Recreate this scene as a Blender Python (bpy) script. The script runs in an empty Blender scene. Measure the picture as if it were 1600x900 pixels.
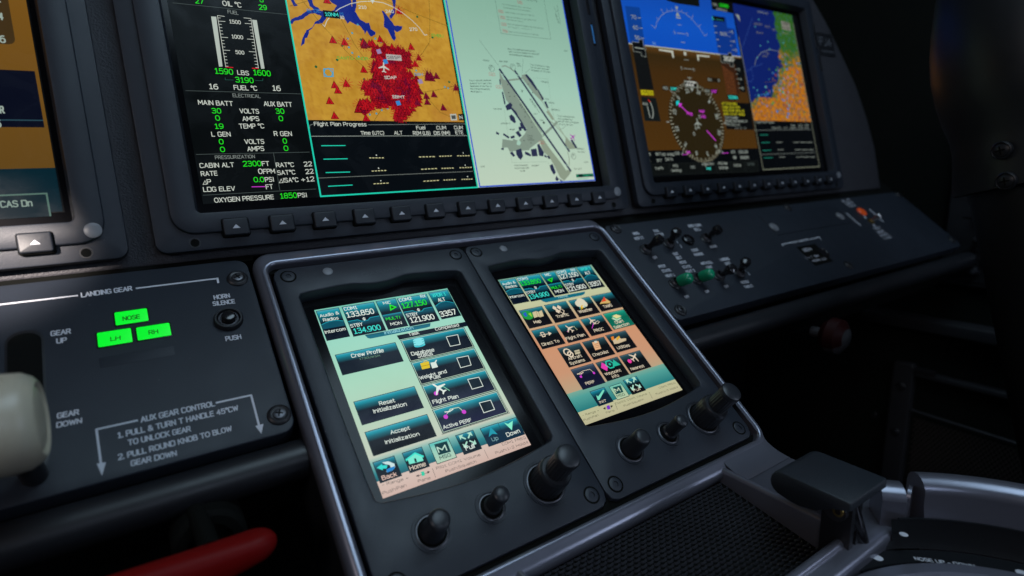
import bpy, math, random
from mathutils import Vector, Matrix, noise
random.seed(7)
scene = bpy.context.scene
col = scene.collection

# ------------------------------------------------------------------ camera, world, lamps, exposure
# all dimensions are millimetres in local panel coordinates, written out in metres
F_PX = 878.94
cX = Vector((0.83152502, -0.1460884, 0.53593313))
cV = Vector((0.45262693, 0.73748533, -0.5012427))
cN = Vector((-0.32201708, 0.65937361, 0.67936105))
cU = Vector((0.17770624, 0.98405516, -0.00747881))
T0 = Vector((-115.9388749, 13.36289779, 330.32344551))
TU = Vector((-128.96893772, 15.87479108, 351.22489962))
S51, C51 = math.sin(math.radians(51)), math.cos(math.radians(51))
A = Matrix(((1, 0, 0), (0, -S51, C51), (0, -C51, -S51)))          # columns: world X, V, N
B = Matrix((cX, cV, cN))                                           # rows
M3 = A @ B
CAM_POS = Vector((0.0, 0.0, 1.2))

cam_data = bpy.data.cameras.new("camera")
cam = bpy.data.objects.new("camera", cam_data)
col.objects.link(cam)
cam_data.sensor_width = 36.0
cam_data.sensor_fit = 'HORIZONTAL'
cam_data.lens = F_PX / 1600 * 36.0
cam_data.clip_start = 0.02
cam_data.clip_end = 50
cam_data.dof.use_dof = True
cam_data.dof.focus_distance = 0.34
cam_data.dof.aperture_fstop = 5.8
R = M3 @ Matrix(((1, 0, 0), (0, -1, 0), (0, 0, -1)))
cam.matrix_world = Matrix.Translation(CAM_POS) @ R.to_4x4()
scene.camera = cam

world = bpy.data.worlds.new("World")
scene.world = world
world.use_nodes = True
world.node_tree.nodes["Background"].inputs[0].default_value = (0.55, 0.7, 1.0, 1)
world.node_tree.nodes["Background"].inputs[1].default_value = 0.012
scene.view_settings.view_transform = 'Standard'
scene.view_settings.look = 'None'
scene.view_settings.exposure = 0.0
scene.view_settings.gamma = 1.0
scene.view_settings.use_curve_mapping = False


def lamp_at(name, kind, pos, target, energy, colour, size=0.3, size_y=None, **kw):
    d = bpy.data.lights.new(name, kind)
    d.energy = energy
    d.color = colour
    if kind == 'AREA':
        d.size = size
        if size_y:
            d.shape = 'RECTANGLE'
            d.size_y = size_y
    for k, v in kw.items():
        setattr(d, k, v)
    o = bpy.data.objects.new(name, d)
    col.objects.link(o)
    o.location = pos
    o.rotation_euler = (Vector(target) - Vector(pos)).to_track_quat('-Z', 'Y').to_euler()
    return o
def Wc(x, y, z):
    """metres in the camera's directions (right, down, forward) -> world"""
    return CAM_POS + M3 @ Vector((x, y, z))


lamp_at("windshield_light", 'AREA', (0.35, -0.1, 2.15), (0.1, 0.25, 1.05), 4.5, (0.60, 0.82, 1.0), 0.8, 0.45)
lamp_at("cabin_light", 'AREA', (0.15, -1.3, 1.75), (0.1, 0.25, 1.0), 1.6, (0.62, 0.76, 1.0), 0.5, 0.22)
lamp_at("copilot_side_window_light", 'AREA', (0.9, -0.65, 1.36), (0.226, 0.245, 0.974), 1.3, (0.66, 0.78, 1.0), 0.3, 0.3)
lamp_at("pilot_side_window_light", 'AREA', (-1.1, -0.5, 1.9), (-0.1, 0.3, 1.05), 2.3, (1.0, 0.90, 0.90), 0.45, 0.35)
_r = Vector(((-50 - 800) / F_PX, (402 - 450) / F_PX, 1))
_NU = cX.cross(cU)
_k = (360.0 / _r.dot(_NU))
_p = CAM_POS + (M3 @ (_r * _k)) / 1000
lamp_at("sun_patch", 'SPOT', _p + Vector((-0.35, -0.75, 0.42)), _p, 150.0, (1.0, 0.86, 0.78), spot_size=math.radians(5.6), spot_blend=0.8, shadow_soft_size=0.01)


# ------------------------------------------------------------------ local panel frames
def cam2world(v):
    return CAM_POS + (M3 @ v) / 1000.0


class Frame:
    def __init__(self, o, ax, av, out):
        self.o, self.ax, self.av, self.out = o.copy(), ax.normalized(), av.normalized(), out.normalized()
        X, V, N = M3 @ self.ax, M3 @ self.av, M3 @ self.out
        self.rot = Matrix((X, -V, N)).transposed()

    def px(self, x, y, h=0.0):
        """point of the photograph -> millimetres on this panel, h above it"""
        r = Vector(((x - 800) / F_PX, (y - 450) / F_PX, 1))
        oo = self.o + self.out * h
        k = oo.dot(self.out) / r.dot(self.out)
        q = r * k - oo
        return (q.dot(self.ax), q.dot(self.av))

    def world(self, a, b, h):
        return cam2world(self.o + self.ax * a + self.av * b + self.out * h)


FP = Frame(T0, cX, cV, -cN)
NU = cX.cross(cU)
FU = Frame(TU, cX, cU, -NU)
cH = cV * S51 - cN * C51
cO = -(cX.cross(cH))
if cO.y > 0:
    cO = -cO
FQ = Frame(T0 + cV * 178 - cN * 8, cX, cH, cO)
FS = Frame(T0 + cX * 820, cH, -cO, -cX)


def lin(c):
    def f(v):
        v = v / 255.0
        return v / 12.92 if v <= 0.04045 else ((v + 0.055) / 1.055) ** 2.4
    return (f(c[0]), f(c[1]), f(c[2]))


# ------------------------------------------------------------------ materials
MATS = {}


def mat(name, base, rough=0.5, metal=0.0, spec=0.5, grain=0.0, grain_scale=900.0, coat=0.0, emit=None, emit_s=0.0, vary=0.0, dust=0.0, rvar=0.09):
    m = bpy.data.materials.new(name)
    m.use_nodes = True
    nt = m.node_tree
    b = nt.nodes["Principled BSDF"]
    b.inputs["Base Color"].default_value = (*base, 1)
    b.inputs["Roughness"].default_value = rough
    b.inputs["Metallic"].default_value = metal
    b.inputs["Specular IOR Level"].default_value = spec
    b.inputs["Coat Weight"].default_value = coat
    b.inputs["Coat Roughness"].default_value = 0.1
    tc = nt.nodes.new("ShaderNodeTexCoord")
    if grain:
        n = nt.nodes.new("ShaderNodeTexNoise")
        n.inputs["Scale"].default_value = grain_scale
        n.inputs["Detail"].default_value = 3
        bp = nt.nodes.new("ShaderNodeBump")
        bp.inputs["Strength"].default_value = grain
        bp.inputs["Distance"].default_value = 0.0004
        nt.links.new(tc.outputs["Object"], n.inputs["Vector"])
        nt.links.new(n.outputs["Fac"], bp.inputs["Height"])
        nt.links.new(bp.outputs["Normal"], b.inputs["Normal"])
    if vary:
        n2 = nt.nodes.new("ShaderNodeTexNoise")
        n2.inputs["Scale"].default_value = 22
        n2.inputs["Detail"].default_value = 6
        n2.inputs["Roughness"].default_value = 0.65
        mx = nt.nodes.new("ShaderNodeMix")
        mx.data_type = 'RGBA'
        mx.inputs[6].default_value = (*[c * (1 - vary) for c in base], 1)
        mx.inputs[7].default_value = (*[c * (1 + vary) for c in base], 1)
        nt.links.new(tc.outputs["Object"], n2.inputs["Vector"])
        nt.links.new(n2.outputs["Fac"], mx.inputs[0])
        nt.links.new(mx.outputs[2], b.inputs["Base Color"])
        n3 = nt.nodes.new("ShaderNodeTexNoise")
        n3.inputs["Scale"].default_value = 60
        n3.inputs["Detail"].default_value = 8
        mr = nt.nodes.new("ShaderNodeMapRange")
        mr.inputs[3].default_value = max(0.05, rough - rvar)
        mr.inputs[4].default_value = min(1, rough + rvar)
        nt.links.new(tc.outputs["Object"], n3.inputs["Vector"])
        nt.links.new(n3.outputs["Fac"], mr.inputs[0])
        nt.links.new(mr.outputs[0], b.inputs["Roughness"])
    if dust:
        vo = nt.nodes.new("ShaderNodeTexVoronoi")
        vo.inputs["Scale"].default_value = 150
        dm = nt.nodes.new("ShaderNodeMapRange")
        dm.inputs[1].default_value = 0.05
        dm.inputs[2].default_value = 0.025
        n4 = nt.nodes.new("ShaderNodeTexNoise")
        n4.inputs["Scale"].default_value = 35
        th = nt.nodes.new("ShaderNodeMapRange")
        th.inputs[1].default_value = 0.52
        th.inputs[2].default_value = 0.66
        mu = nt.nodes.new("ShaderNodeMath")
        mu.operation = 'MULTIPLY'
        md = nt.nodes.new("ShaderNodeMix")
        md.data_type = 'RGBA'
        src = b.inputs["Base Color"].links[0].from_socket if b.inputs["Base Color"].links else None
        if src:
            nt.links.new(src, md.inputs[6])
        else:
            md.inputs[6].default_value = (*base, 1)
        md.inputs[7].default_value = (dust, dust, dust, 1)
        nt.links.new(tc.outputs["Object"], vo.inputs["Vector"])
        nt.links.new(tc.outputs["Object"], n4.inputs["Vector"])
        nt.links.new(vo.outputs["Distance"], dm.inputs[0])
        nt.links.new(n4.outputs["Fac"], th.inputs[0])
        nt.links.new(dm.outputs[0], mu.inputs[0])
        nt.links.new(th.outputs[0], mu.inputs[1])
        nt.links.new(mu.outputs[0], md.inputs[0])
        nt.links.new(md.outputs[2], b.inputs["Base Color"])
    if emit:
        b.inputs["Emission Color"].default_value = (*emit, 1)
        b.inputs["Emission Strength"].default_value = emit_s
    MATS[name] = m
    return m


mat("panel_paint", (0.0165, 0.0215, 0.031), 0.5, spec=0.4, grain=0.2, grain_scale=1600, vary=0.22, dust=0.2)
mat("bezel_paint", (0.0185, 0.023, 0.033), 0.46, spec=0.45, grain=0.2, grain_scale=2200, vary=0.2, dust=0.2)
mat("silver_paint", (0.25, 0.255, 0.31), 0.29, metal=0.7, grain=0.01, grain_scale=1500, vary=0.04, rvar=0.012)
mat("satin_black", (0.012, 0.013, 0.016), 0.4, spec=0.5, grain=0.05, vary=0.15)
mat("knob_plastic", (0.022, 0.025, 0.031), 0.36, spec=0.5, grain=0.06, grain_scale=3000, vary=.15, dust=0.15)
mat("gloss_black", (0.012, 0.012, 0.014), 0.16, spec=0.6)
mat("screen_glass", (0.004, 0.004, 0.005), 0.13, spec=0.2)
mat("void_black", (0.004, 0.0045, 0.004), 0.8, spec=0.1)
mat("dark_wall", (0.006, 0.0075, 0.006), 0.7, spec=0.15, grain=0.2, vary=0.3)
mat("white_print", (0.62, 0.63, 0.68), 0.6, spec=0.2)
mat("dim_print", (0.10, 0.105, 0.12), 0.6, spec=0.2)
mat("grey_lens", (0.20, 0.21, 0.23), 0.35, spec=0.5)
mat("steel", (0.42, 0.40, 0.40), 0.3, metal=1.0)
mat("dark_steel", (0.09, 0.09, 0.1), 0.35, metal=0.8)
mat("green_cap", (0.008, 0.27, 0.13), 0.24, spec=0.6)
mat("orange_lens", (0.75, 0.09, 0.012), 0.35, spec=0.5, emit=(1, .1, .01), emit_s=0.06)
mat("red_plastic", (0.16, 0.002, 0.002), 0.5, spec=0.15)
mat("dimmed_red", (0.018, 0.002, 0.002), 0.5, spec=0.2)  # knob's red, darkened to stand for the dimness under the panel
mat("cream_plastic", (0.52, 0.47, 0.36), 0.34, spec=0.5, vary=0.07)
mat("dimmed_white", (0.045, 0.045, 0.05), 0.4)  # white knob body, shade below the switch panel put into its colour
mat("dial_black", (0.005, 0.006, 0.008), 0.6, spec=0.2)
mat("key_paint", (0.014, 0.017, 0.024), 0.45, spec=0.4, grain=.1)
mat("leather", (0.035, 0.035, 0.042), 0.55, spec=0.4, grain=1.0, grain_scale=900, vary=0.2)
mat("card_blue", (0.05, 0.22, 0.5), 0.3, emit=(0.02, 0.10, 0.3), emit_s=0.16)
mat("lamp_green", (0.0, 0.3, 0.02), 0.4, emit=(0.0, 0.86, 0.02), emit_s=0.9)
mat("lamp_print", (0.0, 0.06, 0.0), 0.6, emit=(0.0, 0.10, 0.0), emit_s=1.0)
mat("weave", (0.030, 0.032, 0.040), 0.32, spec=0.7, grain=0.1)
mat("brass", (0.55, 0.38, 0.12), 0.35, metal=1.0)

# screens: the picture they give off is stored per corner, the face is a dark glossy cover
m = bpy.data.materials.new("display_picture")
m.use_nodes = True
nt = m.node_tree
b = nt.nodes["Principled BSDF"]
b.inputs["Base Color"].default_value = (0.004, 0.004, 0.005, 1)
b.inputs["Roughness"].default_value = 0.22
b.inputs["Specular IOR Level"].default_value = 0.10
at_ = nt.nodes.new("ShaderNodeAttribute")
at_.attribute_name = "Col"
nt.links.new(at_.outputs["Color"], b.inputs["Emission Color"])
# faint finger smears on the cover
tc_ = nt.nodes.new("ShaderNodeTexCoord")
n_ = nt.nodes.new("ShaderNodeTexNoise")
n_.inputs["Scale"].default_value = 28
n_.inputs["Detail"].default_value = 5
n_.inputs["Distortion"].default_value = 1.5
mr_ = nt.nodes.new("ShaderNodeMapRange")
mr_.inputs[1].default_value = 0.4
mr_.inputs[2].default_value = 0.7
mr_.inputs[3].default_value = 0.16
mr_.inputs[4].default_value = 0.42
nt.links.new(tc_.outputs["Object"], n_.inputs["Vector"])
nt.links.new(n_.outputs["Fac"], mr_.inputs[0])
nt.links.new(mr_.outputs[0], b.inputs["Roughness"])
b.inputs["Emission Strength"].default_value = 1.0
MATS["display_picture"] = m


# ------------------------------------------------------------------ stroke lettering (cap height 10)
# "|" separates strokes, "~" rounds a stroke, "@" rounds a closed one
GL = {
 "A": "0,0 3.6,10 7.2,0|1.2,3.3 6,3.3", "B": "0,10 0,0|~0,10 3.5,10 6,10 6,5.4 3.5,5.4 0,5.4|~0,5.4 3.5,5.4 6.6,5.4 6.6,0 3.5,0 0,0",
 "C": "~6.6,8.6 5.2,10 0,10 0,5 0,0 5.2,0 6.6,1.4", "D": "0,10 0,0|~0,10 3,10 7.2,10 7.2,5 7.2,0 3,0 0,0", "E": "5.8,10 0,10 0,0 5.8,0|0,5.3 5.4,5.3",
 "F": "5.8,10 0,10 0,0|0,5.3 5.2,5.3", "G": "~6.8,8.6 5.4,10 0,10 0,5 0,0 5,0 7,1|7,1 7,4.8 4.4,4.8", "H": "0,0 0,10|6.8,0 6.8,10|0,5.3 6.8,5.3", "I": "1,0 1,10",
 "J": "~4,10 4,5 4,0 2,0 0,.4", "K": "0,0 0,10|6.2,10 .2,4.6|1.9,6 6.6,0", "L": "0,10 0,0 5.4,0", "M": "0,0 0,10 4,3 8,10 8,0", "N": "0,0 0,10 6.8,0 6.8,10",
 "O": "@0,0 0,10 7.6,10 7.6,0", "P": "0,10 0,0|~0,10 3.5,10 6.3,10 6.3,4.6 3.5,4.6 0,4.6", "Q": "@0,0 0,10 7.6,10 7.6,0|4.6,2.4 7.8,-1",
 "R": "0,10 0,0|~0,10 3.5,10 6.3,10 6.3,4.8 3.5,4.8 0,4.8|3.4,4.8 6.8,0", "S": "~6.2,8.8 5,10 .2,10 .2,5.6 6.5,5 6.5,0 1,0 0,1.2", "T": "0,10 7,10|3.5,10 3.5,0",
 "U": "~0,10 0,5 0,0 6.8,0 6.8,5 6.8,10", "V": "0,10 3.6,0 7.2,10", "W": "0,10 2.4,0 4.8,9 7.2,0 9.6,10", "X": "0,0 6.6,10|0,10 6.6,0", "Y": "0,10 3.4,5 6.8,10|3.4,5 3.4,0", "Z": "0,10 6.4,10 0,0 6.6,0",
 "0": "@0,0 0,10 6.2,10 6.2,0", "1": "1,8 3.2,10 3.2,0|1,0 5.4,0", "2": "~.2,8.6 1.2,10 6.2,10 6.2,6 3.4,3.4 0,0|0,0 6.4,0", "3": "~.2,9 1.5,10 6,10 6,5.4 2,5.4|~2,5.4 6.4,5.4 6.4,0 1.4,0 0,1",
 "4": "4.8,0 4.8,10 0,3 6.6,3", "5": "5.8,10 .8,10 .6,5.4|~.6,5.4 2,6.3 6.4,6.3 6.4,0 1.5,0 0,.8", "6": "~5.6,9.8 3,10 0,8 0,3.2|@0,0 0,6.2 6.4,6.2 6.4,0", "7": "0,10 6.4,10 2,0",
 "8": "@.4,5.4 .4,10 6,10 6,5.4|@0,0 0,5.4 6.4,5.4 6.4,0", "9": "~.8,.2 3.4,0 6.4,2 6.4,6.8|@0,3.8 0,10 6.4,10 6.4,3.8",
 "a": "~.5,6.8 1.6,7.5 5.4,7.5 5.4,4|5.4,4.2 5.4,0|~5.4,4.3 0,4.6 0,0 3.6,0 5.4,1.8", "b": "0,0 0,10.5|@0,0 0,7.5 5.8,7.5 5.8,0", "c": "~5,6.9 4,7.5 0,7.5 0,0 4,0 5,.6", "d": "5.8,0 5.8,10.5|@0,0 0,7.5 5.8,7.5 5.8,0",
 "e": "0,3.9 5.8,3.9|~5.8,3.9 5.8,7.5 0,7.5 0,0 4,0 5.6,.8", "f": "~4,10.4 1.4,10.6 1.4,8 1.4,0|0,7.4 3.6,7.4", "g": "@0,0 0,7.5 5.8,7.5 5.8,0|~5.8,7.5 5.8,2 5.8,-3 1.6,-3 .6,-2.2",
 "h": "0,0 0,10.5|~0,4.6 1.2,7.5 5.4,7.5 5.4,4 5.4,0", "i": "0,0 0,7.5|0,9.4 0,10.4", "j": "~1,7.5 1,0 1,-3 -1,-3|1,9.4 1,10.4", "k": "0,0 0,10.5|4.8,7.5 .1,3.2|1.6,4.6 5.2,0", "l": "0,0 0,10.5",
 "m": "0,0 0,7.5|~0,4.6 1,7.5 4.2,7.5 4.2,4 4.2,0|~4.2,4.6 5.2,7.5 8.4,7.5 8.4,4 8.4,0", "n": "0,0 0,7.5|~0,4.6 1.2,7.5 5.4,7.5 5.4,4 5.4,0", "o": "@0,0 0,7.5 6,7.5 6,0", "p": "0,-3 0,7.5|@0,0 0,7.5 5.8,7.5 5.8,0",
 "q": "5.8,-3 5.8,7.5|@0,0 0,7.5 5.8,7.5 5.8,0", "r": "0,0 0,7.5|~0,4.4 1,7.5 3.6,7.2", "s": "~4.6,6.9 4,7.5 .2,7.5 .2,4 4.8,3.6 4.8,0 .8,0 0,.7", "t": "~1.2,9.6 1.2,4 1.2,0 3.6,.1|0,7.4 3.4,7.4",
 "u": "~0,7.5 0,3 0,0 4.2,0 5.4,2.8|5.4,7.5 5.4,0", "v": "0,7.5 2.8,0 5.6,7.5", "w": "0,7.5 2,0 4,7 6,0 8,7.5", "x": "0,0 5.2,7.5|0,7.5 5.2,0", "y": "0,7.5 2.8,0|5.6,7.5 2,-2.6 .4,-2.8", "z": "0,7.5 5,7.5 0,0 5.2,0",
 ".": "0,0 .1,.7", ",": ".4,.7 0,-1.4", ":": "0,.6 0,1.4|0,5.6 0,6.4", "'": "0,10 0,7.6", "-": "0,4.2 4,4.2", "+": "0,4.4 6,4.4|3,1.4 3,7.4", "/": "0,-1 4,10.6", "|": "0,-1 0,10.6", "°": "@0,7 0,10.4 3.2,10.4 3.2,7",
 "&": "~7,0 3,4.6 1,7.6 1.4,10 5,10 5,6.6 0,5 0,0 4.6,0 7,4.2", "‡": "2,0 2,10|0,3 4,3|0,7 4,7", "(": "~2.6,11 0,8 0,1 2.6,-2", ")": "~0,11 2.6,8 2.6,1 0,-2",
}
_glyph = {}


def _round(pts, closed):
    for _ in range(2):
        out = [] if closed else [pts[0]]
        n = len(pts)
        for i in range(n if closed else n - 1):
            p, q = pts[i], pts[(i + 1) % n]
            if closed or i > 0:
                out.append((p[0] * .75 + q[0] * .25, p[1] * .75 + q[1] * .25))
            if closed or i < n - 2:
                out.append((p[0] * .25 + q[0] * .75, p[1] * .25 + q[1] * .75))
        if not closed:
            out.append(pts[-1])
        pts = out
    return pts


def text_strokes(s):
    if s in _glyph:
        return _glyph[s]
    x, out = 0.0, []
    for ch in s:
        if ch == " ":
            x += 4.6
            continue
        g = GL.get(ch, GL["-"])
        w = 0
        for st in g.split("|") if ch != "|" else [g]:
            kind = st[0] if st[0] in "~@" else ""
            pts = [tuple(float(v) for v in p.split(",")) for p in st.lstrip("~@").split()]
            w = max(w, max(p[0] for p in pts))
            if kind:
                pts = _round(pts, kind == "@")
            out.append(([(p[0] + x, p[1]) for p in pts], kind == "@"))
        x += w + 2.3
    _glyph[s] = (out, x - 2.3)
    return _glyph[s]


# ------------------------------------------------------------------ mesh builder
class MB:
    def __init__(self, frame, crop=None, h=0.0):
        self.f = frame
        self.v, self.faces, self.mi, self.cols, self.mats = [], [], [], [], []
        self.crop = crop
        self.h = h
        self.smooth = []

    # photograph coordinates -> local
    def at(self, x, y, h=None):
        if self.crop:
            x, y = self.crop[0] + x / self.crop[2], self.crop[1] + y / self.crop[2]
        return self.f.px(x, y, self.h if h is None else h)

    def ats(self, pts, h=None):
        return [self.at(x, y, h) for x, y in pts]

    def scale(self, x, y):
        p, q = self.at(x, y), self.at(x, y + 10)
        return abs(q[1] - p[1]) / 10 if abs(q[1] - p[1]) > 1e-6 else 0.1

    def m(self, name):
        if name not in self.mats:
            self.mats.append(name)
        return self.mats.index(name)

    def add(self, verts, faces, mname, colr=None, smooth=False):
        """colr: None, one colour, or one colour per vertex (linear)"""
        n = len(self.v)
        self.v += [tuple(p) for p in verts]
        k = self.m(mname)
        for f in faces:
            self.faces.append(tuple(i + n for i in f))
            self.mi.append(k)
            self.smooth.append(smooth)
            if colr is None:
                self.cols.append([(0, 0, 0)] * len(f))
            elif isinstance(colr[0], (tuple, list)):
                self.cols.append([colr[i] for i in f])
            else:
                self.cols.append([colr] * len(f))

    # ---- flat graphics (h = layer height)
    def poly(self, pts, h, mname="display_picture", c=None):
        self.add([(a, b, h) for a, b in pts], [tuple(range(len(pts)))], mname, c)

    def rect(self, a0, b0, a1, b1, h, mname="display_picture", c=None):
        self.poly([(a0, b0), (a1, b0), (a1, b1), (a0, b1)], h, mname, c)

    def grad(self, a0, b0, a1, b1, h, stops):
        """stops: (fraction down, colour)"""
        vs, cs, fs = [], [], []
        for t_, c_ in stops:
            bb = b0 + (b1 - b0) * t_
            vs += [(a0, bb, h), (a1, bb, h)]
            cs += [c_, c_]
        for i in range(len(stops) - 1):
            fs.append((2 * i, 2 * i + 1, 2 * i + 3, 2 * i + 2))
        self.add(vs, fs, "display_picture", cs)

    def line(self, pts, w, h, mname="display_picture", c=None, closed=False):
        pts = [Vector(p) for p in pts]
        n = len(pts)
        if n < 2:
            return
        L, Rr = [], []
        for i in range(n):
            if closed:
                d0, d1 = pts[i] - pts[i - 1], pts[(i + 1) % n] - pts[i]
            else:
                d0 = pts[i] - pts[i - 1] if i else pts[1] - pts[0]
                d1 = pts[i + 1] - pts[i] if i < n - 1 else pts[-1] - pts[-2]
            if d0.length < 1e-9 or d1.length < 1e-9:
                d0 = d1 = (d0 if d0.length > d1.length else d1)
            t_ = (d0.normalized() + d1.normalized())
            if t_.length < 1e-4:
                t_ = d1
            t_.normalize()
            nn = Vector((-t_.y, t_.x))
            k = max(0.5, abs(nn.dot(Vector((-d1.y, d1.x)).normalized())))
            ww = (w[i] if isinstance(w, (list, tuple)) else w) / 2 / k
            L.append(pts[i] + nn * ww)
            Rr.append(pts[i] - nn * ww)
        vs = [(p.x, p.y, h) for p in L + Rr]
        fs = [(i, i + 1, n + i + 1, n + i) for i in range(n - 1)]
        if closed:
            fs.append((n - 1, 0, n, 2 * n - 1))
        self.add(vs, fs, mname, c)

    def disc(self, a, b, r, h, mname="display_picture", c=None, n=20, ry=None):
        ry = ry or r
        self.poly([(a + r * math.cos(2 * math.pi * i / n), b + ry * math.sin(2 * math.pi * i / n)) for i in range(n)], h, mname, c)

    def text(self, s, p0, p1, cap, h, mname="display_picture", c=None, bold=0.0):
        """writes s with its baseline from p0 to p1 (local mm), cap height in mm"""
        strokes, wid = text_strokes(s)
        p0, p1 = Vector(p0), Vector(p1)
        d = p1 - p0
        sw = cap * (0.115 + min(.055, bold * .7))
        sx = (d.length - sw) / max(wid, 1e-3)
        sy = (cap - sw) / 10
        u = d.normalized()
        w = Vector((u.y, -u.x))            # up on the panel (b grows downward)
        o = p0 + u * sw / 2 + w * sw / 2
        for k, (pts, closed) in enumerate(strokes):
            P = [o + u * (x * sx) + w * (y * sy) for x, y in pts]
            if not closed:
                e0, e1 = (P[0] - P[1]), (P[-1] - P[-2])
                P[0] = P[0] + e0.normalized() * sw * .4
                P[-1] = P[-1] + e1.normalized() * sw * .4
            if closed:
                self.line([tuple(p) for p in P], sw, h + .0015 * (k % 5), mname, c, True)
                continue
            run = [P[0]]
            for i in range(1, len(P)):
                run.append(P[i])
                sharp = i < len(P) - 1 and (P[i] - P[i - 1]).normalized().dot((P[i + 1] - P[i]).normalized()) < .35
                if sharp or i == len(P) - 1:
                    r2 = list(run)
                    if sharp:
                        r2[-1] = r2[-1] + (r2[-1] - r2[-2]).normalized() * sw * .3
                    self.line([tuple(p) for p in r2], sw, h + .0015 * (k % 5), mname, c)
                    run = [P[i]]

    def tx(self, s, x0, y0, x1, y1, cap, c, mname="display_picture", h=None, bold=0.0):
        """same, in photograph coordinates; cap height in the same pixels"""
        hh = self.h if h is None else h
        k = self.scale((x0 + x1) / 2, (y0 + y1) / 2)
        self.text(s, self.at(x0, y0), self.at(x1, y1), cap * k, hh, mname, c, bold)

    def ln(self, pts, w, c, mname="display_picture", h=None, closed=False):
        k = self.scale(*pts[0])
        self.line(self.ats(pts), w * k, self.h if h is None else h, mname, c, closed)

    def pl(self, pts, c, mname="display_picture", h=None):
        self.poly(self.ats(pts), self.h if h is None else h, mname, c)

    # ---- solids
    def loft(self, loops, mname, cap0=False, cap1=True, smooth=False, mlist=None):
        n = len(loops[0])
        vs = [p for L in loops for p in L]
        for i in range(len(loops) - 1):
            fs = [(i * n + j, i * n + (j + 1) % n, (i + 1) * n + (j + 1) % n, (i + 1) * n + j) for j in range(n)]
            base = len(self.v)
            if i == 0:
                self.v += [tuple(p) for p in vs]
                start = base
            k = self.m(mlist[i] if mlist else mname)
            for f in fs:
                self.faces.append(tuple(q + start for q in f))
                self.mi.append(k)
                self.smooth.append(smooth)
                self.cols.append([(0, 0, 0)] * 4)
        for flag, idx in ((cap0, 0), (cap1, len(loops) - 1)):
            if flag:
                self.faces.append(tuple(start + idx * n + j for j in (range(n) if idx else reversed(range(n)))))
                self.mi.append(self.m(mlist[-1] if (mlist and idx) else mname))
                self.smooth.append(False)
                self.cols.append([(0, 0, 0)] * n)

    def lathe(self, a, b, prof, mname, n=32, smooth=True, cap=True, axis=None, mlist=None, wob=None):
        """prof: (radius, height); axis optional direction in local (a,b,h)"""
        loops = []
        if axis is None:
            ux, uy, uz = Vector((1, 0, 0)), Vector((0, 1, 0)), Vector((0, 0, 1))
            o = Vector((a, b, 0))
        else:
            uz = Vector(axis[1]).normalized()
            o = Vector(axis[0])
            ux = uz.orthogonal().normalized()
            uy = uz.cross(ux)
        for r, h in prof:
            L = []
            for i in range(n):
                t_ = 2 * math.pi * i / n
                rr = r * (wob(i, r, h) if wob else 1)
                q = o + ux * (rr * math.cos(t_)) + uy * (rr * math.sin(t_)) + uz * h
                L.append(tuple(q))
            loops.append(L)
        self.loft(loops, mname, cap1=cap, smooth=smooth, mlist=mlist)

    def prism(self, outline, h0, h1, mname, bev=0.0, smooth=True):
        loops = [[(a, b, h0) for a, b in outline]]
        if bev:
            for k in range(4):
                t_ = k / 3 * math.pi / 2
                loops.append([(a, b, h1 - bev + bev * math.sin(t_)) for a, b in inset(outline, bev * (1 - math.cos(t_)))])
        else:
            loops.append([(a, b, h1) for a, b in outline])
        self.loft(loops, mname, smooth=smooth)

    def tube(self, pts, r, mname, n=12, cap=True):
        pts = [Vector(p) for p in pts]
        loops = []
        ref = Vector((0.13, 0.31, 0.94)).normalized()
        for i, p in enumerate(pts):
            d = (pts[min(i + 1, len(pts) - 1)] - pts[max(i - 1, 0)]).normalized()
            ux = ref.cross(d).normalized()
            uy = d.cross(ux)
            rr = r[i] if isinstance(r, (list, tuple)) else r
            loops.append([tuple(p + ux * rr * math.cos(2 * math.pi * k / n) + uy * rr * math.sin(2 * math.pi * k / n)) for k in range(n)])
        self.loft(loops, mname, cap0=cap, cap1=cap, smooth=True)

    def box(self, a0, b0, h0, a1, b1, h1, mname):
        vs = [(a0, b0, h0), (a1, b0, h0), (a1, b1, h0), (a0, b1, h0), (a0, b0, h1), (a1, b0, h1), (a1, b1, h1), (a0, b1, h1)]
        self.add(vs, [(4, 5, 6, 7), (0, 3, 2, 1), (0, 1, 5, 4), (1, 2, 6, 5), (2, 3, 7, 6), (3, 0, 4, 7)], mname)

    def build(self, name, parent=None, origin=None, at=None):
        """parent: Empty or mesh; origin: local mm point that becomes the mesh origin (default: the parent's)"""
        o3 = Vector(origin if origin is not None else (parent["_o"] if parent else (0, 0, 0)))
        me = bpy.data.meshes.new(name)
        me.from_pydata([((x - o3.x) / 1000, -(y - o3.y) / 1000, (z - o3.z) / 1000) for x, y, z in self.v], [], self.faces)
        for mn in self.mats:
            me.materials.append(MATS[mn])
        for i, p in enumerate(me.polygons):
            p.material_index = self.mi[i]
            p.use_smooth = self.smooth[i]
        if "display_picture" in self.mats:
            ca = me.color_attributes.new("Col", 'FLOAT_COLOR', 'CORNER')
            flat = []
            for c in self.cols:
                for q in c:
                    flat += [q[0], q[1], q[2], 1.0]
            ca.data.foreach_set("color", flat)
        else:
            me.validate()
        if any(self.smooth):
            me.set_sharp_from_angle(angle=math.radians(38))
        ob = bpy.data.objects.new(name, me)
        col.objects.link(ob)
        if parent:
            ob.parent = parent
            po = Vector(parent["_o"])
            ob.location = ((o3.x - po.x) / 1000, -(o3.y - po.y) / 1000, (o3.z - po.z) / 1000)
        else:
            ob.matrix_world = Matrix.Translation(self.f.world(*o3)) @ self.f.rot.to_4x4()
        ob["_o"] = tuple(o3)
        return ob


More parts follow.
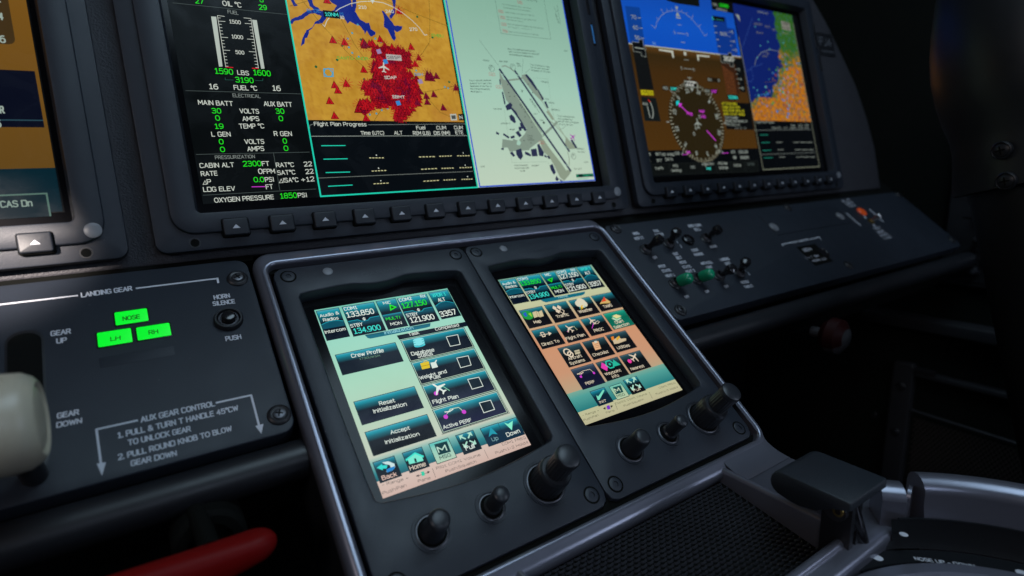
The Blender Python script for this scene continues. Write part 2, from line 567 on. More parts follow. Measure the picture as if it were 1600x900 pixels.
def inset(poly_, d):
    """move a closed outline inwards by d"""
    n = len(poly_)
    area = sum(poly_[i][0] * poly_[(i + 1) % n][1] - poly_[(i + 1) % n][0] * poly_[i][1] for i in range(n))
    s = 1 if area > 0 else -1
    out = []
    for i in range(n):
        p0, p1, p2 = Vector(poly_[i - 1]), Vector(poly_[i]), Vector(poly_[(i + 1) % n])
        d0, d1 = (p1 - p0), (p2 - p1)
        if d0.length < 1e-9: d0 = d1
        if d1.length < 1e-9: d1 = d0
        n0 = Vector((-d0.y, d0.x)).normalized() * s
        n1 = Vector((-d1.y, d1.x)).normalized() * s
        nn = (n0 + n1)
        if nn.length < 1e-6:
            nn = n0
        nn.normalize()
        k = max(0.5, nn.dot(n0))
        q = p1 + nn * (d / k)
        out.append((q.x, q.y))
    return out


def rrect(a0, b0, a1, b1, r, n=6):
    if isinstance(r, (int, float)):
        r = (r, r, r, r)
    pts = []
    for (ca, cb, s0, rr) in ((a0 + r[0], b0 + r[0], 180, r[0]), (a1 - r[1], b0 + r[1], 270, r[1]), (a1 - r[2], b1 - r[2], 0, r[2]), (a0 + r[3], b1 - r[3], 90, r[3])):
        for k in range(n + 1):
            t_ = math.radians(s0 + 90 * k / n)
            pts.append((ca + rr * math.cos(t_), cb + rr * math.sin(t_)))
    return pts


def at_h(pts, h):
    return [(a, b, h) for a, b in pts]


def thing(name, frame, a, b, h, label, cat, group=None):
    o = bpy.data.objects.new(name, None)
    o.empty_display_size = 0.02
    col.objects.link(o)
    o.matrix_world = Matrix.Translation(frame.world(a, b, h)) @ frame.rot.to_4x4()
    o["_o"] = (a, b, h)
    o["label"] = label
    o["category"] = cat
    if group:
        o["group"] = group
    return o


def place_copy(src, da, db, dh=0.0, parent=None):
    """copy a part and its sub-parts, moved by (da, db) mm on the same panel"""
    c = src.copy()
    col.objects.link(c)
    if parent:
        c.parent = parent
    c.location = src.location + Vector((da / 1000, -db / 1000, dh / 1000))
    for ch in list(src.children):
        g = ch.copy()
        col.objects.link(g)
        g.parent = c
    return c


def screw(mb_frame, parent, a, b, h, r=4.6, kind="hex", name="screw"):
    mb = MB(mb_frame)
    if kind == "hex":          # flush countersunk socket screw in a dark ring
        mb.lathe(a, b, [(r, h + .03), (r, h + .10), (r * .8, h + .10), (r * .79, h + .05), (r * .78, h + .05), (r * .8, h + .25), (r * .72, h + .45), (r * .33, h + .45), (r * .30, h - .6)],
                 "bezel_paint", 28, mlist=["void_black", "void_black", "void_black", "void_black", "bezel_paint", "bezel_paint", "bezel_paint", "void_black", "dark_steel"])
    else:                      # raised pan head with a cross
        mb.lathe(a, b, [(r, h), (r, h + .5), (r * .9, h + 1.2), (r * .75, h + 1.5), (r * .6, h + 1.1), (r * .56, h + 1.1)], "satin_black", 28)
        mb.lathe(a, b, [(r * .56, h + 1.05), (r * .5, h + 1.9), (r * .3, h + 2.2)], "dark_steel", 20)
        t_ = random.random() * 1.5
        for k in (0, 1):
            c_, s_ = math.cos(t_ + k * math.pi / 2), math.sin(t_ + k * math.pi / 2)
            mb.line([(a - c_ * r * .33, b - s_ * r * .33), (a + c_ * r * .33, b + s_ * r * .33)], r * .14, h + 2.23 + k * .01, "void_black")
    return mb.build(name, parent, (a, b, h))
mat("lever_black", (0.02, 0.025, 0.032), 0.42, spec=0.45, grain=0.5, grain_scale=1400, vary=0.1)
mat("column_black", (0.014, 0.015, 0.017), 0.42, spec=0.4, grain=0.08, vary=0.15)
mat("side_plastic", (0.026, 0.026, 0.029), 0.4, spec=0.35, grain=0.1)
mat("net_cord", (0.06, 0.045, 0.04), 0.6)

# ================================================================== structure
def structure(mb, name, frame_origin=(0, 0, 0)):
    o = mb.build(name, None, frame_origin)
    o["kind"] = "structure"
    return o


# backing board behind the three displays, covered in grained leatherette
mb = MB(FU)
edge = [FU.px(x, y, 2) for x, y in ((1262, -60), (1296, 30), (1320, 80), (1343, 130), (1360, 180), (1373, 230), (1382, 292))]
outline = [(-520, -300)] + [(edge[0][0], -300)] + edge[1:] + [(edge[-1][0], -40), (-520, -40)]
mb.prism(outline, -34, -3.0, "leather", 1.5)
board = structure(mb, "instrument_panel")

# ledge under the displays
mb = MB(FP)
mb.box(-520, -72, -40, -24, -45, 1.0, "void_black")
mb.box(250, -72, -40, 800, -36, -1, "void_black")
structure(mb, "panel_ledge")

# padded rolls along the lower edge of both side panels
for name, a0, a1 in (("knee_roll", -520, -27), ("knee_roll", 243, 800)):
    mb = MB(FP)
    pr = []
    for a in (a0, a1):
        L = [(a, 84 + 9.5 * math.cos(t_), -7 + 9.5 * math.sin(t_)) for t_ in [math.radians(k * 20) for k in range(18)]]
        pr.append(L)
    mb.loft(pr, "satin_black", cap0=True, smooth=True)
    mb.box(a0, 75, -60, a1, 84, -7, "void_black")
    structure(mb, name)

# ================================================================== centre console
con = thing("centre_console", FP, 110, 60, 0, "satin silver-grey console housing around the two touch screens, with a mesh-lined tray", "console")
mb = MB(FP)
o_out = rrect(-26.8, -43.2, 244.0, 181.0, (10, 11, 6, 9), 8)
o_in = rrect(-20.0, -31.5, 240.0, 169.5, (6, 8, 8, 6), 8)
loops = [at_h(o_out, -75), at_h(o_out, 1), at_h(o_out, 4)]
for k in range(1, 7):
    t_ = k / 6 * math.pi / 2
    loops.append(at_h(inset(o_out, 5.5 * (1 - math.cos(t_))), 4 + 6 * math.sin(t_)))
loops.append(at_h(inset(o_in, -3.2), 10.3))
for k in range(0, 6):
    t_ = k / 5 * math.pi / 2
    loops.append(at_h(inset(o_in, -2.2 + 2.2 * math.sin(t_)), 10.5 - 2.2 * (1 - math.cos(t_))))
loops.append(at_h(o_in, -3.0))
mb.loft(loops, "silver_paint", cap1=False, smooth=True, mlist=["satin_black"] + ["silver_paint"] * (len(loops) - 2))
mb.poly(o_in, -3.0, "void_black", (0, 0, 0))
mb.rect(-19, 165.0, 239, 169.6, 5.0, "void_black", (0, 0, 0))
mb.rect(109, -30, 112, 168, 5.0, "void_black", (0, 0, 0))
mb.rect(-19, -31.4, 239, -28.0, 5.0, "void_black", (0, 0, 0))
mb.build("screen_surround", con)

# tray part of the console, level
conq = con
mbq = MB(FQ)
q_out = rrect(-28, -2, 236, 86, (6, 30, 6, 6), 8)
q_in = rrect(46, -9.0, 190.5, 71, (3, 3, 4, 4), 8)
# outer slab, following the photographed edges
q_out = rrect(-28, -14, 243, 84, (2, 4, 5, 5), 8)
loops = [at_h(q_out, -90), at_h(q_out, -4)]
for k in range(1, 5):
    t_ = k / 4 * math.pi / 2
    loops.append(at_h(inset(q_out, 4 * (1 - math.cos(t_))), -4 + 4 * math.sin(t_)))
rimw = inset(q_in, -6.0)
loops.append(at_h(rimw, -0.2))
loops.append(at_h(inset(q_in, -5.0), 0.4))
for k in range(0, 7):
    t_ = k / 6 * math.pi
    loops.append(at_h(inset(q_in, -2.4 - 2.4 * math.cos(t_)), 0.6 + 2.4 * math.sin(t_)))
loops.append(at_h(q_in, -24))
mbq.loft(loops, "silver_paint", cap1=False, smooth=True, )
FLOOR = lambda b_: -4.0 - (b_ + 10) * .16          # the lined floor of the tray slopes down towards the seats
mbq.add([(46, -10, FLOOR(-10) - .1), (191, -10, FLOOR(-10) - .1), (191, 71.5, FLOOR(71.5) - .1), (46, 71.5, FLOOR(71.5) - .1)], [(0, 1, 2, 3)], "void_black")
for fa0, fa1 in ((195.5, 243.2),):      # fillet where the sloping face runs into the level tray
    vs, fs = [], []
    na, nb = 16, 10
    for i in range(na + 1):
        a_ = fa0 + (fa1 - fa0) * i / na
        e = max(0.0, (a_ - (fa1 - 5)) / 5) if fa0 > 0 else max(0.0, ((fa0 + 5) - a_) / 5)
        drop = 5 * (1 - math.sqrt(max(0, 1 - e * e)))
        for k in range(nb + 1):
            t_ = k / nb
            # points in the sloping panel's frame, turned into the level frame
            pb = (1 - t_) ** 2 * 171.5 + 2 * t_ * (1 - t_) * 178.6 + t_ * t_ * 188.6
            ph = (1 - t_) ** 2 * 10.15 + 2 * t_ * (1 - t_) * 10.3 + t_ * t_ * 17.0
            qb = (pb - 178) * S51 + (ph - 8) * C51
            qh = -(pb - 178) * C51 + (ph - 8) * S51
            vs.append((a_, qb, qh - drop + .05))
    for i in range(na):
        for k in range(nb):
            j = i * (nb + 1) + k
            fs.append((j, j + 1, j + nb + 2, j + nb + 1))
    mbq.add(vs, fs, "silver_paint", None, True)


def child_on(mb_, name, parent, origin=None):
    """mesh built on another panel plane but belonging to a thing elsewhere"""
    o = mb_.build(name, None, origin or (0, 0, 0))
    w = o.matrix_world.copy()
    o.parent = parent
    bpy.context.view_layer.update()
    o.matrix_parent_inverse = Matrix.Identity(4)
    o.matrix_local = parent.matrix_world.inverted() @ w
    return o


bpy.context.view_layer.update()
child_on(mbq, "tray_surround", con, (100, 30, 0))

# woven lining of the tray: rows of small scoop-shaped beads
mb = MB(FQ)
i = 0
b = -10.5
row = 0
while b < 70.5:
    a = 47.5 + (2.3 if row % 2 else 0)
    while a < 189:
        vs, fs = [], []
        n = 9
        for k in range(n):
            t_ = math.pi * (k / (n - 1)) * 1.1 - .15
            ca, sa = math.cos(t_), math.sin(t_)
            zf = FLOOR(b) + 13
            vs.append((a + 2.15 * ca, b + 1.25 * sa - .1, zf - 12.95))
            vs.append((a + 1.8 * ca, b + .95 * sa - .1, zf - 11.9))
            vs.append((a + 1.35 * ca, b + .5 * sa - .3, zf - 12.2))
            vs.append((a + 1.0 * ca, b + .2 * sa - .4, zf - 12.9))
        for k in range(n - 1):
            for r_ in range(3):
                fs.append((4 * k + r_, 4 * k + r_ + 1, 4 * k + r_ + 5, 4 * k + r_ + 4))
        mb.add(vs, fs, "weave", None, True)
        a += 4.6
    b += 2.25
    row += 1
wv = child_on(mb, "woven_lining", con, (100, 30, -13))
wv["kind"] = "stuff"

# ================================================================== touch controllers
GX = 127.6
TEAL = lin((22, 150, 168))
TEAL2 = lin((8, 78, 96))
NAVY = lin((3, 14, 30))
NAVY2 = lin((8, 12, 34))
WHITE = lin((222, 232, 222))
CYAN = lin((60, 220, 205))
GREEN = lin((30, 225, 30))
MAG = lin((205, 60, 205))
INK = lin((40, 48, 44))


def mix(c, d, t_):
    return tuple(c[i] * (1 - t_) + d[i] * t_ for i in range(3))


def box4(mb_, q):
    P = mb_.ats(q)
    return ((P[0][0] + P[3][0]) / 2, (P[0][1] + P[1][1]) / 2, (P[1][0] + P[2][0]) / 2, (P[2][1] + P[3][1]) / 2)


def tile_face(mb_, a0, b0, a1, b1, h, top=TEAL, lo=NAVY, lo2=None, edge=None):
    """one lit button of the touch screen: dark face, bright band under its top edge, thin outline"""
    lo2 = lo2 or lo
    mb_.rect(a0 - .35, b0 - .35, a1 + .35, b1 + .35, h, c=lin((10, 40, 48)))
    mb_.grad(a0, b0, a1, b1, h + .02, [(0, mix(top, (1, 1, 1), .08)), (.07, top), (.22, mix(top, lo, .6)), (.42, lo), (1, lo2)])
    if edge:
        mb_.line([(a0 + .3, b0 + .3), (a1 - .3, b0 + .3), (a1 - .3, b1 - .3), (a0 + .3, b1 - .3)], .3, h + .03, c=edge, closed=True)


def updown(mb_, x, y, s, h, c=WHITE):
    a, b = mb_.at(x, y)
    mb_.poly([(a - s, b - .25 * s), (a, b - 1.3 * s), (a + s, b - .25 * s)], h, c=c)
    mb_.poly([(a - s, b + .25 * s), (a, b + 1.3 * s), (a + s, b + .25 * s)], h, c=c)


def frame_bezel(off):
    """faceplate outline and opening of one controller (mm)"""
    plate = rrect(-17.8 + off, -29.0, 109.6 + off, 166.5, (6, 6, 7, 6), 6)
    return plate


def opening(off):
    pts = []
    pts += [(-7.5, -5.5), (-6.2, -8.0)]
    pts += [(0, -8.6), (8, -9.3), (16, -9.9), (22, -9.9)]
    for k in range(0, 9):                       # the shallow dip below the maker's name
        t_ = k / 8
        pts.append((25 + 34 * t_, -9.9 + 2.6 * math.sin(math.pi * t_) - 1.2 * t_))
    pts += [(63, -11.2), (72, -10.6), (82, -9.8), (90, -9.0), (96, -8.2), (98.2, -6.4)]
    pts += [(98.3, 20), (98.3, 46), (98.2, 80), (98.0, 112), (97.6, 121), (95.5, 123.2)]
    for k in range(1, 12):
        t_ = k / 12
        pts.append((95.5 - 99 * t_, 123.2 + 4.8 * math.sin(math.pi * t_)))
    pts += [(-3.5, 123.2), (-5.6, 121.5), (-6.4, 112), (-7.0, 80), (-7.2, 46), (-7.4, 20)]
    return [(a + off, b) for a, b in pts]


def make_controller(off, label, group):
    t = thing("touch_controller", FP, 46 + off, 68, 0, label, "touch screen", group)
    plate = rrect(-17.8 + off, -29.0, 109.6 + off, 166.5, (6, 6, 7, 6), 6)
    op = opening(off)
    # solid faceplate: resample the plate outline to the opening's point count
    n = len(op)
    mb_ = MB(FP)

    def resample(poly_, like):
        """points of poly_ hit by rays from the centre through the points of like"""
        cx, cy = 46 + off, 60
        out = []
        for (a, b) in like:
            d = Vector((a - cx, b - cy))
            best = None
            for i in range(len(poly_)):
                p, q = Vector(poly_[i]) - Vector((cx, cy)), Vector(poly_[(i + 1) % len(poly_)]) - Vector((cx, cy))
                e = q - p
                den = d.x * e.y - d.y * e.x
                if abs(den) < 1e-9:
                    continue
                u = (p.x * e.y - p.y * e.x) / den
                v = (p.x * d.y - p.y * d.x) / den
                if u > 0 and -1e-6 <= v <= 1 + 1e-6 and (best is None or u > best):
                    best = u
            out.append((cx + d.x * best, cy + d.y * best))
        return out
    # more points on the opening so that the plate corners stay round
    dense = []
    for i in range(n):
        p, q = Vector(op[i]), Vector(op[(i + 1) % n])
        k = max(1, int((q - p).length / 2.2))
        for j in range(k):
            r_ = p.lerp(q, j / k)
            dense.append((r_.x, r_.y))
    outer = resample(plate, dense)
    loops = [at_h(outer, 2.05), at_h(outer, 7.1), at_h(inset(outer, .35), 7.75), at_h(inset(outer, 1.0), 8.0)]
    loops += [at_h(inset(dense, -1.0), 8.0), at_h(inset(dense, -.4), 7.8), at_h(dense, 7.2), at_h(inset(dense, 0.9), 0.35)]
    mb_.loft(loops, "bezel_paint", cap1=False, smooth=True)
    mb_.build("faceplate", t)
    # cover glass
    mb_ = MB(FP)
    mb_.prism(dense, -1.0, 0.3, "screen_glass")
    mb_.build("cover_glass", t)
    # maker's name pressed into the plate
    mb_ = MB(FP)
    mb_.text("GARMIN", (32.5 + off, -14.0), (58.5 + off, -15.6), 3.2, 8.03, "dim_name", None, bold=.1)
    mb_.build("maker_name", t)
    # light sensor
    mb_ = MB(FP)
    mb_.lathe(13.2 + off, -22, [(3.0, 8.0), (3.0, 8.25), (2.6, 8.5), (1.4, 8.65), (.2, 8.7)], "grey_lens", 24)
    mb_.build("light_sensor", t, (13.2 + off, -22, 8))
    for (a, b) in ((-9.8, -22), (101.3, -22), (101.0, 158.5), (-9.3, 158.5)):
        s_ = screw(FP, t, a + off, b, 8.0, 4.8 if b > 0 else 4.6)
    # three rotary controls
    def well(mb2, a, b, r, lit=True):
        mb2.lathe(a, b, [(r + 1.6, 8.0), (r + 1.5, 8.35), (r + .2, 8.35), (r, 7.6), (r, 2.5)], "satin_black", 36, cap=False,
                  mlist=["bezel_paint", "bezel_paint", "gloss_black", "gloss_black"])
        mb2.lathe(a, b, [(r - .05, 8.05), (r - .5, 8.3), (r - 1.0, 8.3), (r - 1.2, 8.06)], "dark_steel", 36, cap=False)
        mb2.disc(a, b, r - .02, 8.04, "void_black", (0, 0, 0), 36)

    for kind, a, b in (("volume", 13.5, 144.2), ("small", 45.8, 144.2), ("dual", 79.4, 143.6)):
        a += off
        kn = MB(FP)
        if kind == "volume":
            R0 = 8.2
            well(kn, a, b, R0)
            kob = kn.build("rotary_knob", t, (a, b, 8))
            k2 = MB(FP)
            k2.lathe(a, b, [(6.0, 8.1), (6.0, 9.5), (5.4, 12), (5.2, 21.5), (5.0, 22.8), (4.4, 23.6), (3.2, 24.0), (1, 24.15)], "knob_plastic", 44)
        elif kind == "small":
            R0 = 7.0
            well(kn, a, b, R0)
            kob = kn.build("rotary_knob", t, (a, b, 8))
            k2 = MB(FP)
            k2.lathe(a, b, [(4.6, 8.1), (4.6, 10), (3.9, 11), (3.9, 21), (4.2, 22), (4.0, 23.8), (3.2, 24.6), (1, 24.9)], "knob_plastic", 40,
                     wob=lambda i, r, h: (1 - .05 * (i % 2)) if 10.5 < h < 21.5 else 1)
        else:
            R0 = 11.0
            well(kn, a, b, R0)
            kob = kn.build("rotary_knob", t, (a, b, 8))
            k3 = MB(FP)
            k3.lathe(a, b, [(8.9, 8.1), (8.9, 20.5), (8.6, 22.4), (7.8, 23.4), (5, 23.5)], "knob_plastic", 72,
                     wob=lambda i, r, h: (1 - .035 * (i % 3 == 0)) if h < 20.6 else 1)
            k3.build("outer_collar", kob, (a, b, 8))
            k2 = MB(FP)
            k2.lathe(a, b, [(6.1, 23.45), (6.1, 35.6), (6.6, 36.2), (6.6, 38.4), (6.1, 39.6), (5, 40.2), (1, 40.4)], "knob_plastic", 60,
                     wob=lambda i, r, h: (1 - .05 * (i % 3 == 0)) if h < 35.7 else 1)
        k2.build("knob_cap", kob, (a, b, 8))
    return t


mat("dim_name", (0.028, 0.032, 0.042), 0.3)


def touch_header(mb_, crop, left):
    pass


# ---------------------------------------------------------------- left screen
G1 = (480, 440, 6.6667)
G2 = (640, 520, 6.6667)
G3 = (560, 640, 5.3267)
C8 = (470, 440, 2.570)
H0 = 0.40


def new_tile(parent, q, crop, name="touch_button", top=TEAL, lo=NAVY, lo2=None, edge=None):
    mb_ = MB(FP, crop, H0 + .06)
    a0, b0, a1, b1 = box4(mb_, q)
    tile_face(mb_, a0, b0, a1, b1, H0 + .03, top, lo, lo2, edge)
    mb_.q = (a0, b0, a1, b1)
    return mb_


ctl1 = make_controller(0, "left touch screen controller, showing the pale green Initialization page", "touch screen controllers in the console")
mb = MB(FP)
W_, Hh = 87.0, 119.2
g0, g1, g2_, g3 = lin((152, 214, 194)), lin((166, 212, 186)), lin((180, 206, 182)), lin((194, 202, 184))
mb.grad(-.2, -.2, 87.2, 98, H0, [(0, lin((120, 195, 175))), (.2, g0), (.55, g1), (.8, g2_), (1, g3)])
mb.grad(-.2, 98, 87.2, 110.5, H0, [(0, g3), (.25, lin((120, 180, 172))), (.7, lin((40, 128, 136))), (1, lin((24, 92, 104)))])
mb.grad(-.2, 110.5, 87.2, 119.4, H0, [(0, lin((212, 190, 178))), (1, lin((205, 176, 164)))])
scr1 = mb.build("lit_screen", ctl1)

T = new_tile(scr1, ((95, 310), (325, 275), (440, 570), (210, 610)), G1)
a0, b0, a1, b1 = T.q
bm = b0 + (b1 - b0) * .47
arc = [(a0 + (a1 - a0) * k / 10, bm - 1.5 * math.sin(math.pi * k / 10)) for k in range(11)]
T.poly(arc + [(a1, bm + 4), (a0, bm + 4)], H0 + .055, c=TEAL2)
T.line(arc, .5, H0 + .06, c=TEAL)
T.rect(a0, bm + 3.4, a1, b1 - .4, H0 + .057, c=NAVY)
T.tx("Audio &", 135, 375, 335, 340, 34, WHITE, h=H0 + .09, bold=.04)
T.tx("Radios", 170, 418, 330, 393, 34, WHITE, h=H0 + .09, bold=.04)
T.tx("Intercom", 185, 545, 405, 505, 34, WHITE, h=H0 + .09, bold=.04)
T.build("touch_button", scr1)


def com_tile(crop, scr, q, head, freq, fc, sp, spc, ps, notch=True, rx=None):
    T = new_tile(scr, q, crop)
    a0, b0, a1, b1 = T.q
    bm = b0 + (b1 - b0) * .5
    w = a1 - a0
    path = [(a0, bm), (a0 + w * .3, bm), (a0 + w * .4, bm + 1.6), (a0 + w * .6, bm + 1.6), (a0 + w * .7, bm), (a1, bm)]
    T.poly(path + [(a1, bm + 3.2), (a0, bm + 3.2)], H0 + .055, c=TEAL2)
    T.line(path, .5, H0 + .06, c=TEAL)
    T.grad(a0, bm + 1.9, a1, b1 - .4, H0 + .058, [(0, TEAL2), (.35, NAVY), (1, NAVY)])
    for s, x0, y0, x1, y1, cap, cc in ps:
        T.tx(s, x0, y0, x1, y1, cap * 1.17, cc, h=H0 + .09, bold=.04 if cap < 40 else .03)
    cc = T.f.px  # noqa
    mid = (a0 + w * .5, bm + .2)
    s = 1.1
    T.poly([(mid[0] - s, mid[1] - .2 * s), (mid[0], mid[1] - 1.2 * s), (mid[0] + s, mid[1] - .2 * s)], H0 + .09, c=WHITE)
    T.poly([(mid[0] - s, mid[1] + .2 * s), (mid[0], mid[1] + 1.2 * s), (mid[0] + s, mid[1] + .2 * s)], H0 + .09, c=WHITE)
    return T.build("touch_button", scr)


com_tile(G1, scr1, ((370, 265), (695, 215), (815, 510), (480, 565)), "", "", None, "", None,
         [("COM1", 388, 305, 525, 285, 32, WHITE), ("133.850", 415, 378, 705, 333, 52, WHITE), ("STBY", 455, 482, 585, 458, 32, WHITE), ("134.900", 490, 548, 775, 500, 52, CYAN)])
com_tile(G1, scr1, ((945, 180), (1240, 130), (1375, 408), (1065, 458)), "", "", None, "", None,
         [("COM2", 965, 212, 1095, 190, 32, WHITE), ("RX", 1185, 170, 1240, 162, 28, WHITE), ("127.150", 995, 282, 1255, 238, 52, GREEN), ("STBY", 1040, 372, 1160, 350, 32, WHITE), ("121.900", 1080, 432, 1335, 390, 52, WHITE)])


def mic_tile(scr, q, crop, mic, play, multi, mon):
    T = new_tile(scr, q, crop)
    a0, b0, a1, b1 = T.q
    bm = (b0 + b1) / 2
    T.grad(a0, bm, a1, b1, H0 + .055, [(0, TEAL), (.12, TEAL2), (.4, NAVY), (1, NAVY)])
    T.tx(*mic, 30 * crop[2] / 6.667, WHITE, h=H0 + .09, bold=.04)
    T.tx(*multi, 32 * crop[2] / 6.667, GREEN, h=H0 + .09, bold=.04)
    T.tx(*mon, 34 * crop[2] / 6.667, WHITE, h=H0 + .09, bold=.04)
    T.poly(T.ats(play), H0 + .08, c=GREEN)
    c_ = Vector((sum(p[0] for p in T.ats(play)) / 3, sum(p[1] for p in T.ats(play)) / 3))
    T.poly([tuple(Vector(p).lerp(c_, .55)) for p in T.ats(play)], H0 + .09, c=lin((5, 70, 15)))
    T.build("touch_button", scr)


mic_tile(scr1, ((725, 205), (920, 178), (1045, 460), (840, 497)), G1, ("MIC", 795, 240, 875, 228), [(855, 235), (935, 265), (865, 305)], ("MULTI", 825, 405, 970, 385), ("MON", 872, 460, 990, 443))


def xpdr_tile(scr, q, crop, ps):
    T = new_tile(scr, q, crop)
    a0, b0, a1, b1 = T.q
    bm = b0 + (b1 - b0) * .52
    arc = [(a0 + (a1 - a0) * k / 10, bm - 2.6 * math.sin(math.pi * k / 10)) for k in range(11)]
    T.poly(arc + [(a1, bm + 3), (a0, bm + 3)], H0 + .055, c=TEAL2)
    T.line(arc, .5, H0 + .06, c=TEAL)
    T.grad(a0, bm + .6, a1, b1 - .4, H0 + .058, [(0, TEAL2), (.4, NAVY), (1, NAVY)])
    for s, x0, y0, x1, y1, cap, cc in ps:
        T.tx(s, x0, y0, x1, y1, cap * 1.17, cc, h=H0 + .09, bold=.04)
    T.build("touch_button", scr)


xpdr_tile(scr1, ((1270, 118), (1460, 88), (1598, 352), (1400, 388)), G1,
          [("XPDR 1", 1310, 165, 1450, 143, 32, CYAN), ("ALT", 1370, 212, 1445, 200, 34, WHITE), ("3357", 1395, 370, 1565, 338, 52, WHITE)])

# title tab
T = MB(FP, G1, H0 + .04)
T.pl([(600, 556), (1285, 432), (1280, 468), (1240, 480), (660, 594), (630, 588)], lin((14, 105, 125)))
T.pl([(600, 556), (1285, 432), (1283, 445), (612, 570)], lin((20, 92, 108)), h=H0 + .05)
T.tx("Initialization", 805, 552, 1110, 494, 34, lin((150, 215, 225)), h=H0 + .08, bold=.03)
T.build("page_title", scr1)

T = MB(FP, G1, H0 + .04)
T.pl([(932, 562), (1650, 418), (1672, 462), (960, 606)], NAVY)
T.tx("Task", 1060, 568, 1170, 546, 34, WHITE, h=H0 + .08, bold=.04)
T.tx("Completed", 1340, 512, 1585, 465, 34, WHITE, h=H0 + .08, bold=.04)
T.build("list_heading", scr1)


def button(scr, q, crop, lines, cap, icon=None, lo=NAVY, lo2=None, top=TEAL, edge=None, tc=WHITE, label=None):
    T = new_tile(scr, q, crop, lo=lo, lo2=lo2, top=top, edge=edge)
    for s, x0, y0, x1, y1 in lines:
        T.tx(s, x0, y0, x1, y1, cap * 1.2, tc, h=H0 + .10, bold=.045)
    if icon:
        icon(T)
    o = T.build("touch_button", scr)
    return o


button(scr1, ((140, 293), (380, 247), (410, 320), (167, 373)), C8, [("Crew Profile", 205, 307, 335, 283)], 14)
T = MB(FP, C8, H0 + .1)
T.tx("1730UWSIX", 236, 315, 320, 300, 8, lin((110, 160, 130)), h=H0 + .15)
T.build("profile_name", scr1)
button(scr1, ((212, 483), (455, 423), (493, 507), (248, 572)), C8, [("Reset", 317, 498, 380, 484), ("Initialization", 292, 530, 427, 498)], 14, lo2=lin((16, 20, 40)))
button(scr1, ((258, 605), (505, 536), (545, 620), (293, 697)), C8, [("Accept", 362, 614, 440, 594), ("Initialization", 339, 654, 478, 618)], 14, lo=lin((4, 8, 20)), lo2=lin((6, 8, 14)))


def checkbox(T, pts):
    T.line(T.ats(pts), .42, H0 + .1, c=WHITE, closed=True)
    c_ = Vector((sum(p[0] for p in T.ats(pts)) / 4, sum(p[1] for p in T.ats(pts)) / 4))
    T.poly([tuple(Vector(p).lerp(c_, .08)) for p in T.ats(pts)], H0 + .09, c=lin((3, 22, 34)))


def ic_db(T):
    for k, (x, y) in enumerate([(473, 236), (475, 245), (477, 254)]):
        a, b = T.at(x, y)
        T.disc(a, b + .5, 3.5, H0 + .09 + .01 * k, c=lin((60, 190, 205)), ry=1.1)
        T.rect(a - 3.5, b - .6, a + 3.5, b + .5, H0 + .092 + .01 * k, c=lin((95, 222, 228)))
        T.disc(a, b - .6, 3.5, H0 + .095 + .01 * k, c=lin((130, 225, 230)), ry=1.1)
        T.line([(a - 3.5, b - .3), (a, b + .8), (a + 3.5, b - .3)], .25, H0 + .099 + .01 * k, c=lin((30, 120, 135)))
    checkbox(T, [(584, 222), (630, 213), (640, 252), (600, 260)])


def ic_wt(T):
    T.pl([(479, 328), (514, 320), (519, 346), (487, 353)], lin((220, 190, 20)), h=H0 + .09)
    T.ln([(493, 326), (496, 320), (506, 318), (508, 324)], 2.5, lin((220, 190, 20)), h=H0 + .09)
    T.ln([(483, 341), (517, 333)], 2, lin((150, 120, 10)), h=H0 + .10)
    T.pl([(520, 326), (537, 323), (543, 314), (547, 315), (543, 325), (551, 343), (528, 349)], lin((215, 228, 218)), h=H0 + .1)
    checkbox(T, [(626, 307), (672, 298), (684, 335), (642, 346)])


def plane_icon(T, pts_c, s, ang, c, h):
    a, b = pts_c
    ca, sa = math.cos(ang), math.sin(ang)
    prof = [(0, -1), (.12, -.75), (.12, -.25), (1, .25), (1, .42), (.12, .15), (.1, .65), (.4, .88), (.4, 1), (0, .9)]
    full = prof + [(-x, y) for x, y in reversed(prof[1:-1])]
    T.poly([(a + s * (x * ca - y * sa), b + s * (x * sa + y * ca)) for x, y in full], h, c=c)


def ic_fp(T):
    T.ln([(545, 448), (553, 432), (570, 420), (598, 438)], 3, lin((130, 210, 170)), h=H0 + .09)
    T.ln([(542, 448), (562, 428)], 3, MAG, h=H0 + .095)
    a, b = T.at(543, 449)
    T.disc(a, b, 1.3, H0 + .1, c=MAG)
    plane_icon(T, T.at(553, 427), 4.6, -.6, lin((225, 235, 225)), H0 + .11)
    checkbox(T, [(670, 393), (715, 384), (732, 420), (688, 432)])


def ic_pf(T):
    T.ln([(588, 530), (600, 512), (634, 505), (656, 524)], 3, lin((200, 220, 190)), h=H0 + .09)
    T.ln([(577, 524), (597, 522), (612, 512)], 4, WHITE, h=H0 + .095)
    for x, y in ((582, 543), (655, 523)):
        a, b = T.at(x, y)
        T.disc(a, b, 1.3, H0 + .1, c=MAG)
    T.ln([(583, 540), (588, 526)], 2, MAG, h=H0 + .1)
    checkbox(T, [(717, 487), (762, 476), (778, 513), (735, 527)])


